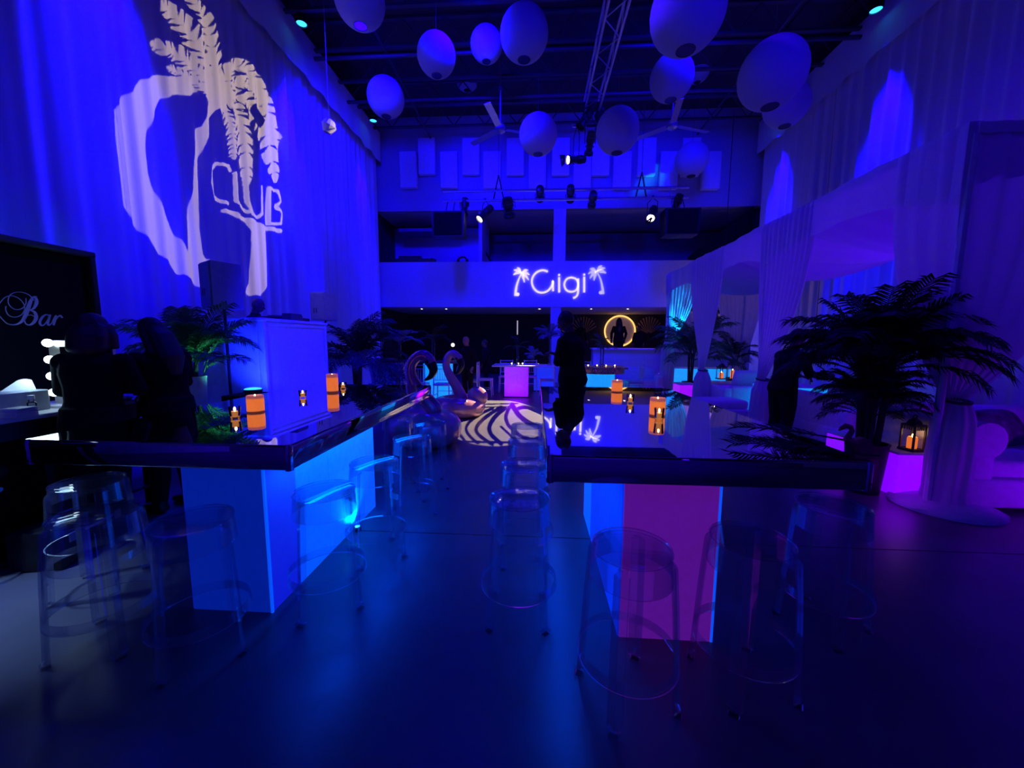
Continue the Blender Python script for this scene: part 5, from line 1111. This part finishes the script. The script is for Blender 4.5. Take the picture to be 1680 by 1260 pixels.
person('person in black at the bar left of the glowing ring', q.x, 15.8, 0.6, -2.4, 1.7, 'short', 'hair_dark', 'skin_dark', 1.0, 0.0, 0.1, None, vox=0.012)

# ================================================================== INFLATABLE FLAMINGOS
def flamingo(label, px0, Y, body_px, neck_px, beak_px, eye, tail_px, scale_r, dots):
    o = ony(px0[0], px0[1], Y); t = thing('inflatable_flamingo', label, 'float', (o.x, Y, 0), 0); s = Y / F
    def P(px, py, dy=0.0): q = ony(px, py, Y); return Vector((q.x - o.x, dy, max(q.z, 0.0)))
    m = MB(); c = P(*body_px[0]); rx, rz = body_px[1] * s, body_px[2] * s
    N = 28; ring = [Vector((c.x + (rx - rz * 0.75) * cos(2 * pi * i / N), 0.02 + (rx * 0.9 - rz * 0.75) * sin(2 * pi * i / N), rz * 0.82 + 0.0)) for i in range(N)]
    m.tube(ring, rz * 0.82, 16, closed=True); m.ball((c.x, 0.02, rz * 0.5), (rx * 0.6, rx * 0.55, rz * 0.35))
    body = fused(m, 'ring_body', 'flamingo_skin', t, 0.02, 4)
    N_ = spline([P(*q) for q in neck_px], 6); rr = [scale_r * s * (1.35 - 0.5 * min(1, i / (len(N_) * 0.45))) for i in range(len(N_))]
    m = MB(); m.tube(N_, rr, 14); m.ball(N_[-1], rr[-1] * 1.12, 14, 10); m.ball(N_[0], rr[0], 12, 8); fused(m, 'neck', 'flamingo_skin', t, 0.012, 3)
    B = spline([P(*q) for q in beak_px], 5); m = MB(); m.tube(B, [scale_r * s * (0.85 - 0.72 * (i / (len(B) - 1)) ** 1.6) for i in range(len(B))], 12); m.build('beak', 'beak_black', t, 60)
    for sd in (-1, 1): e = P(*eye); MB().ball((e.x, sd * scale_r * s * 0.86, e.z), (0.028, 0.012, 0.028), 12, 8).build('eye', 'beak_black', t)
    if tail_px:
        c2 = P(*tail_px[0]); r2 = tail_px[1] * s
        def fn(u, v):
            a = pi * (1.0 * u) - 0.25; ph = 2 * pi * v; rib = 1 + 0.05 * cos(14 * a)
            rad = r2 * (0.62 + 0.38 * cos(ph)) * rib; return Vector((c2.x + rad * cos(a) * 0.9, 0.3 * r2 * sin(ph) * 1.3, max(0.01, c2.z + rad * sin(a))))
        m = MB(); m.ball(c2, (r2, r2 * 0.75, r2), 22, 14)
        for i in range(7):
            a = -0.3 + i * 0.42; m.tube([c2 + Vector((0.1 * r2 * cos(a), 0, 0.1 * r2 * sin(a))), c2 + Vector((r2 * cos(a), 0, r2 * sin(a)))], [r2 * 0.3, r2 * 0.26], 10)
        fused(m, 'tail', 'flamingo_skin', t, 0.016, 2)
    w = MB()
    for sd in (-1, 1):
        wc = Vector((c.x + 0.05, sd * rx * 0.62, rz * 1.25)); MB().ball(wc, (rx * 0.42, 0.07, rz * 0.5), 16, 10, Matrix.Rotation(0.3 * sd, 4, 'X')).build('wing', 'flamingo_skin', t, 60)
    MB().lathe([(0.02, 0), (0.02, 0.03), (0.012, 0.035)], 10, (c.x, -rx * 0.75, rz * 1.2)).build('valve', 'beak_pale', t)
    return t
flamingo('pink inflatable flamingo farther away beside the floor pattern', (755, 650), 7.4, ((752, 660), 44, 20), [(757, 652), (750, 636), (738, 616), (732, 600), (735, 586), (744, 580), (752, 587)], [(753, 589), (757, 599), (752, 610), (745, 613)], (750, 588), ((783, 651), 17), 7.5, 0)
flamingo('pink inflatable flamingo nearer, by the end of the left table', (690, 690), 5.25, ((697, 696), 60, 36), [(712, 670), (690, 645), (676, 622), (674, 600), (684, 586), (697, 583), (705, 592)], [(706, 594), (711, 606), (707, 617), (697, 624)], (703, 593), None, 10.5, 0)

# ================================================================== TABLES, CHAIRS AND BAR FAR BACK
def chair_proto():
    t = thing('banquet_chair', '', 'chair')
    MB().box((0, 0, 0.45), (0.4, 0.4, 0.045), bev=0.015, seg=2).build('seat', 'seat_cream', t)
    for sx in (-1, 1):
        MB().tube([(sx * 0.18, 0.18, 0.43), (sx * 0.19, 0.2, 0)], [0.016, 0.012], 8).build('leg', 'chair_white', t)
        MB().tube([(sx * 0.18, -0.18, 0.92), (sx * 0.18, -0.17, 0.45), (sx * 0.19, -0.22, 0)], [0.014, 0.016, 0.012], 8).build('leg', 'chair_white', t)
    for z in (0.9, 0.82, 0.56): MB().tube([(-0.18, -0.178, z), (0.18, -0.178, z)], 0.011, 6).build('back_rail', 'chair_white', t)
    for k in range(6): MB().tube([(-0.14 + 0.056 * k, -0.176, 0.56), (-0.14 + 0.056 * k, -0.178, 0.82)], 0.007, 6).build('spindle', 'chair_white', t)
    for sx in (-1, 1):
        MB().tube([(sx * 0.185, 0.19, 0.2), (sx * 0.185, -0.2, 0.2)], 0.009, 6).build('rung', 'chair_white', t)
    MB().tube([(-0.185, 0.19, 0.26), (0.185, 0.19, 0.26)], 0.009, 6).build('rung', 'chair_white', t)
    return t
ch0 = chair_proto(); used = []
def chair(x, y, rz, w):
    t = ch0 if not used else dup(ch0); used.append(1); t.location = (x, y, 0); t.rotation_euler = (0, 0, rz); t['label'] = 'white spindle-back banquet chair ' + w; t['group'] = 'banquet chairs at the far tables'
def dining(name, label, x, y, w, d, h, glow, top='white_paint'):
    t = thing(name, label, 'table', (x, y, 0)); b = 0.62
    MB().box((0, 0, h - 0.02), (w, d, 0.04), bev=0.008, seg=2).build('tabletop', top, t); MB().box((0, 0, (h - 0.04) / 2), (b, min(b, d * 0.8), h - 0.06), bev=0.008).build('glow_base', glow, t)
    MB().box((0, 0, 0.012), (b + 0.06, min(b, d * 0.8) + 0.06, 0.024)).build('plinth', 'black_metal', t); return t
def tealight(x, y, z, w):
    t = thing('tea_light', 'tiny tea light ' + w, 'candle', (x, y, z), 0, 'tea lights on the far tables'); MB().lathe([(0.0001, 0), (0.03, 0), (0.03, 0.05), (0.024, 0.05), (0.022, 0.012), (0.0001, 0.01)], 12).build('cup', 'glass', t); MB().ball((0, 0, 0.04), (0.014, 0.014, 0.02), 8, 6).build('flame_tip', 'flame', t)
def vase(label, x, y, z, hv, m, n, seed, L):
    t = thing('leaf_vase', label, 'vase', (x, y, z)); MB().lathe([(0.0001, 0.0), (0.06, 0.0), (0.045, 0.05), (0.05, hv), (0.045, hv), (0.04, 0.06), (0.0001, 0.02)], 16).build('glass_vase', 'glass', t)
    rnd = random.Random(seed); lib = frond_lib(m)
    for k in range(n):
        s = L * rnd.uniform(0.8, 1.15); o = link('frond', lib[rnd.randrange(0, 4)], t, (0, 0, hv * 0.8), (0, 0, 2.4 * k + rnd.uniform(-0.3, 0.3))); o.scale = (s, s, s)
TY = 10.3; q = ony(848, 598, TY); vx = q.x; vz = q.z
dining('dining_table', 'white table on a violet glowing base in the room middle', vx, TY, 1.25, 0.9, vz, 'glow_violet')
lamp('violet_base_lamp', 'POINT', (vx, TY - 0.6, 0.2), None, 4, (0.3, 0.0, 1.0), radius=0.2)
vase('clear vase with dark leaves on the violet-based table', vx + 0.02, TY, vz, 0.5, 'leaf_dark', 8, 3, 0.42)
for k, (a, b) in enumerate([(-0.12, -0.25), (0.06, -0.3), (0.16, -0.22)]): tealight(vx + a, TY + b, vz, ['left of three on the violet-based table', 'middle of three on the violet-based table', 'right of three on the violet-based table'][k])
chair(vx - 0.85, TY - 0.1, -pi / 2, 'at the left end of the violet-based table'); chair(vx - 0.35, TY + 0.8, pi, 'behind the violet-based table, left'); chair(vx + 0.35, TY + 0.8, pi, 'behind the violet-based table, right'); chair(vx + 0.82, TY - 0.1, pi / 2, 'at the right end of the violet-based table')
q = ony(985, 601, 10.0); gx = q.x
t = dining('dining_table', 'gold-sequined table on a cyan glowing base left of the counter', gx, 10.0, 1.2, 0.9, q.z, 'glow_cyan', 'sequin_gold')
MB().grid(lambda u, v: (0.61 * cos(2 * pi * u), 0.46 * sin(2 * pi * u), q.z - 0.01 - 0.16 * v), 60, 3, closed=True).build('sequin_skirt', 'sequin_gold', t)
MB().tube([(-0.4, -0.2, 0.03), (0.4, -0.2, 0.03)], 0.02, 6).build('foot_rail', 'sequin_gold', t)
vase('clear vase with teal leaves on the gold-sequined table', gx + 0.05, 10.1, q.z, 0.55, 'leaf', 8, 8, 0.45)
for k in range(4): tealight(gx - 0.35 + 0.22 * k, 9.72, q.z, ['first', 'second', 'third', 'fourth'][k] + ' of four along the gold-sequined table edge')
chair(gx + 0.85, 9.9, pi / 2, 'at the right end of the gold-sequined table'); chair(gx - 0.85, 9.9, -pi / 2, 'at the left end of the gold-sequined table'); chair(gx + 0.3, 10.75, pi, 'behind the gold-sequined table, right'); chair(gx - 0.3, 10.75, pi, 'behind the gold-sequined table, left')
q = ony(716, 593, 9.6); fx = q.x
dining('dining_table', 'dark-topped table on a cyan base behind the flamingo heads', fx, 9.8, 1.1, 0.85, q.z, 'glow_cyan', 'steel_dark')
chair(fx - 0.25, 8.95, 0, 'before the cyan-based table behind the near flamingo head'); chair(fx + 0.32, 8.95, 0, 'before the cyan-based table behind the far flamingo'); chair(fx + 0.85, 9.8, pi / 2, 'at the right end of the dark-topped cyan table')
vase('clear vase with long dark leaves on the cyan-based table', fx - 0.15, 9.9, q.z, 0.6, 'leaf_dark', 9, 18, 0.6)
tealight(fx + 0.3, 9.6, q.z, 'on the dark-topped cyan table')
# sequined cocktail tables
for i, (px, Y, w) in enumerate([(628, 8.6, 'left one near the dark palm'), (655, 8.0, 'right one behind the near flamingo')]):
    q = ony(px, 568, Y); t = thing('cocktail_table', 'tall cocktail table in blue sequined cloth, ' + w, 'table', (q.x, Y, 0))
    MB().lathe([(0.0001, 1.06), (0.36, 1.06), (0.37, 1.045), (0.36, 1.03)], 32).build('tabletop', 'steel_dark', t)
    MB().grid(lambda u, v: ((0.37 - 0.14 * sin(pi * min(1, v * 0.55 + 0.02)) + 0.1 * max(0, v - 0.6)) * (1 + 0.06 * sin(2 * pi * 11 * u) * v) * cos(2 * pi * u), (0.37 - 0.14 * sin(pi * min(1, v * 0.55 + 0.02)) + 0.1 * max(0, v - 0.6)) * (1 + 0.06 * sin(2 * pi * 11 * u) * v) * sin(2 * pi * u), 1.05 * (1 - v) + 0.012), 120, 16, closed=True).build('sequin_cloth', 'sequin_blue', t, 60)
    vase('vase of broad blue-lit leaves on the %s sequined table' % ('left' if i == 0 else 'right'), q.x, Y, 1.06, 0.4, 'leaf_blue', 10, 60 + i, 0.5)
# blue lush centrepiece before the column, low flowers
q = ony(893, 600, 11.6); t = dining('dining_table', 'blue-lit table heaped with foliage before the lower column', q.x, 11.6, 1.5, 0.9, 0.76, 'panel_blue', 'white_paint')
vase('tall clear vase with lush blue-lit fronds before the lower column', q.x + 0.15, 11.6, 0.76, 0.95, 'leaf_blue', 16, 71, 0.62)
vase('low vase of blue-lit leaves left of the lush one', q.x - 0.35, 11.5, 0.76, 0.25, 'leaf_blue', 9, 72, 0.4)
lamp('foliage_lamp', 'SPOT', (q.x + 0.3, 9.4, 7.9), (q.x, 11.6, 1.4), 900, BLUE, 26, 0.7, 0.06)
for k in range(3): tealight(q.x - 0.5 + 0.16 * k, 11.3, 0.76, ['left', 'middle', 'right'][k] + ' one on the foliage-heaped blue table')
# white bar counter
q0, q1 = ony(972, 571, 14.3), ony(1118, 575, 14.3)
t = thing('white_bar_counter', 'long white bar counter under the balcony on the right', 'counter', ((q0.x + q1.x) / 2, 14.6, 0)); cw = q1.x - q0.x; chh = q0.z
MB().box((0, 0, chh - 0.03), (cw, 0.7, 0.06), bev=0.01, seg=2).build('countertop', 'white_paint', t); MB().box((0, 0.06, (chh - 0.06) / 2), (cw - 0.1, 0.52, chh - 0.06)).build('front', 'white_paint', t)
for k in range(5): MB().box((0, -0.205, 0.14 + 0.17 * k), (cw - 0.12, 0.015, 0.15), bev=0.004).build('front_board', 'white_paint', t)
lamp('counter_lamp', 'AREA', ((q0.x + q1.x) / 2, 14.15, 1.9), ((q0.x + q1.x) / 2, 14.5, 1.0), 16, (0.09, 0.01, 1.0), (2.2, 0.1))
t = thing('bar_step', 'raised dark step behind the white bar counter', 'platform', (3.2, 15.95, 0)); MB().box((0, 0, 0.29), (4.6, 1.5, 0.58), bev=0.01).build('deck', 'dark_wall', t); MB().box((0, -0.76, 0.56), (4.6, 0.03, 0.05)).build('nosing', 'steel_dark', t)
# glowing ring on the bar wall
q = ony(1017, 543, 17.4); R = 24 * 17.4 / F
t = thing('ring_lamp', 'large golden glowing ring on the wall behind the bar', 'lamp', (q.x, 17.4, q.z))
MB().tube([(R * cos(a), 0, R * sin(a)) for a in np.linspace(0, 2 * pi, 49)[:-1]], 0.03, 8, closed=True).build('glow_tube', 'ring_glow', t)
MB().lathe([(0.0001, 0.0), (R * 0.97, 0.0), (R * 0.97, 0.05), (0.0001, 0.05)], 40, (0, 0.08, 0), Matrix.Rotation(pi / 2, 4, 'X')).build('disc', 'seat_cream', t)
lamp('ring_back_lamp', 'POINT', (q.x, 17.15, q.z), None, 2.2, (1.0, 0.5, 0.2), radius=0.3)
for i, px in enumerate((958, 1066)):
    q = ony(px, 514, 17.45); t = thing('wall_sconce', 'small downward sconce on the bar wall, %s of the ring' % ('left' if i == 0 else 'right'), 'sconce', (q.x, 17.45, q.z))
    MB().lathe([(0.05, 0.1), (0.09, 0.0), (0.085, 0.0), (0.045, 0.095)], 14, (0, -0.06, 0), closed=True).build('shade', 'wood_gold', t); MB().box((0, 0.01, 0.06), (0.08, 0.06, 0.12)).build('wall_plate', 'wood_gold', t)
    lamp('sconce_lamp', 'SPOT', (q.x, 17.36, q.z + 0.05), (q.x, 17.5, q.z - 1.5), 22, (1.0, 0.5, 0.2), 80, 0.6, 0.03)
    # ribbed fan panel under each sconce
    f = thing('fan_panel', 'ribbed fan wall panel under the sconce %s of the ring' % ('left' if i == 0 else 'right'), 'panel', (q.x, 17.47, q.z - 0.9))
    for k in range(11):
        a = pi * (0.15 + 0.07 * k); MB().tube([(0.08 * cos(a), 0, 0.08 * sin(a)), (0.62 * cos(a), 0, 0.75 * sin(a))], [0.012, 0.035], 6).build('rib', 'wood_gold', f)
# downlights, slit of light, far bulbs
for i, px in enumerate((692, 732, 885, 970, 1030)):
    q = onz(px, 507, zb + 0.005); t = thing('downlight', 'tiny recessed downlight under the balcony, %s from the left' % ['first', 'second', 'third', 'fourth', 'fifth'][i], 'light', (q.x, q.y, zb + 0.004), 0, 'recessed downlights under the balcony')
    MB().lathe([(0.0001, 0), (0.035, 0)], 12).build('lens', 'downlight', t); MB().lathe([(0.036, 0.0), (0.06, 0.0), (0.06, -0.008), (0.036, -0.008)], 14, closed=True).build('trim_ring', 'white_paint', t)
q = ony(849, 526, 16.9); q2 = ony(849, 549, 16.9); t = thing('door_slit', 'thin glowing tube standing in for a door slit under balcony', 'light', (q.x, 16.9, q2.z)); MB().tube([(0, 0, 0), (0, 0, q.z - q2.z)], 0.025, 6).build('tube', 'sign_palm', t); MB().box((0, 0.03, (q.z - q2.z) / 2), (0.1, 0.03, q.z - q2.z + 0.1)).build('mount', 'black_metal', t); MB().box((0, 0.03, -q2.z / 2), (0.06, 0.03, q2.z)).build('stand', 'black_metal', t)  # tube, mount and stand are added in place of light through a door slit
q = ony(743, 566, 13.2); t = thing('globe_lamp', 'small warm globe lamp on a stand right of the far flamingo', 'lamp', (q.x, 13.2, 0)); MB().ball((0, 0, q.z), 0.06, 12, 8).build('globe', 'lens_white', t); MB().tube([(0, 0, 0.02), (0, 0, q.z - 0.05)], 0.015, 6).build('stand', 'black_metal', t); MB().lathe([(0.0001, 0), (0.15, 0), (0.15, 0.02), (0.02, 0.03)], 14).build('foot_plate', 'black_metal', t)
# woven canopy lit from inside, seen through the cabana
q = ony(1183, 513, 13.0); t = thing('woven_pendant', 'dark leafy pendant lit warm from inside, beyond the cabana', 'pendant', (q.x, 13.0, q.z))
m = MB(); rnd = random.Random(4)
for k in range(150):
    a, b = rnd.uniform(0, 6.28), rnd.uniform(-0.9, 0.2); c_ = Vector((0.5 * cos(a) * cos(b), 0.4 * sin(a) * cos(b), 0.22 * sin(b))); d = Vector((rnd.uniform(-1, 1), rnd.uniform(-1, 1), rnd.uniform(-1, 0.3))).normalized() * 0.09; e_ = d.cross(Vector((0.3, 0.2, 1))).normalized() * 0.03
    m.add([c_ - d, c_ + e_, c_ + d, c_ - e_], [(0, 1, 2, 3)])
lf = m.build('woven_leaves', 'leaf_dark', t, 0); lf['kind'] = 'stuff'
MB().ball((0, 0, 0.04), 0.05, 10, 8).build('bulb', 'lens_white', t); MB().tube([(0, 0, 0.08), (0, 0, 8.4 - q.z)], 0.01, 5).build('cord', 'black_metal', t); MB().tube([(0.5 * cos(a), 0.4 * sin(a), 0.04) for a in np.linspace(0, 2 * pi, 25)[:-1]], 0.012, 5, closed=True).build('hoop', 'wood_dark', t)
lamp('pendant_lamp_light', 'POINT', (q.x, 12.95, q.z + 0.12), None, 14, (1.0, 0.5, 0.2), radius=0.05)
struct('wall_lounge_back', MB().box((5.95, 13.6, 1.25), (3.0, 0.1, 2.5)), 'rear_wall')
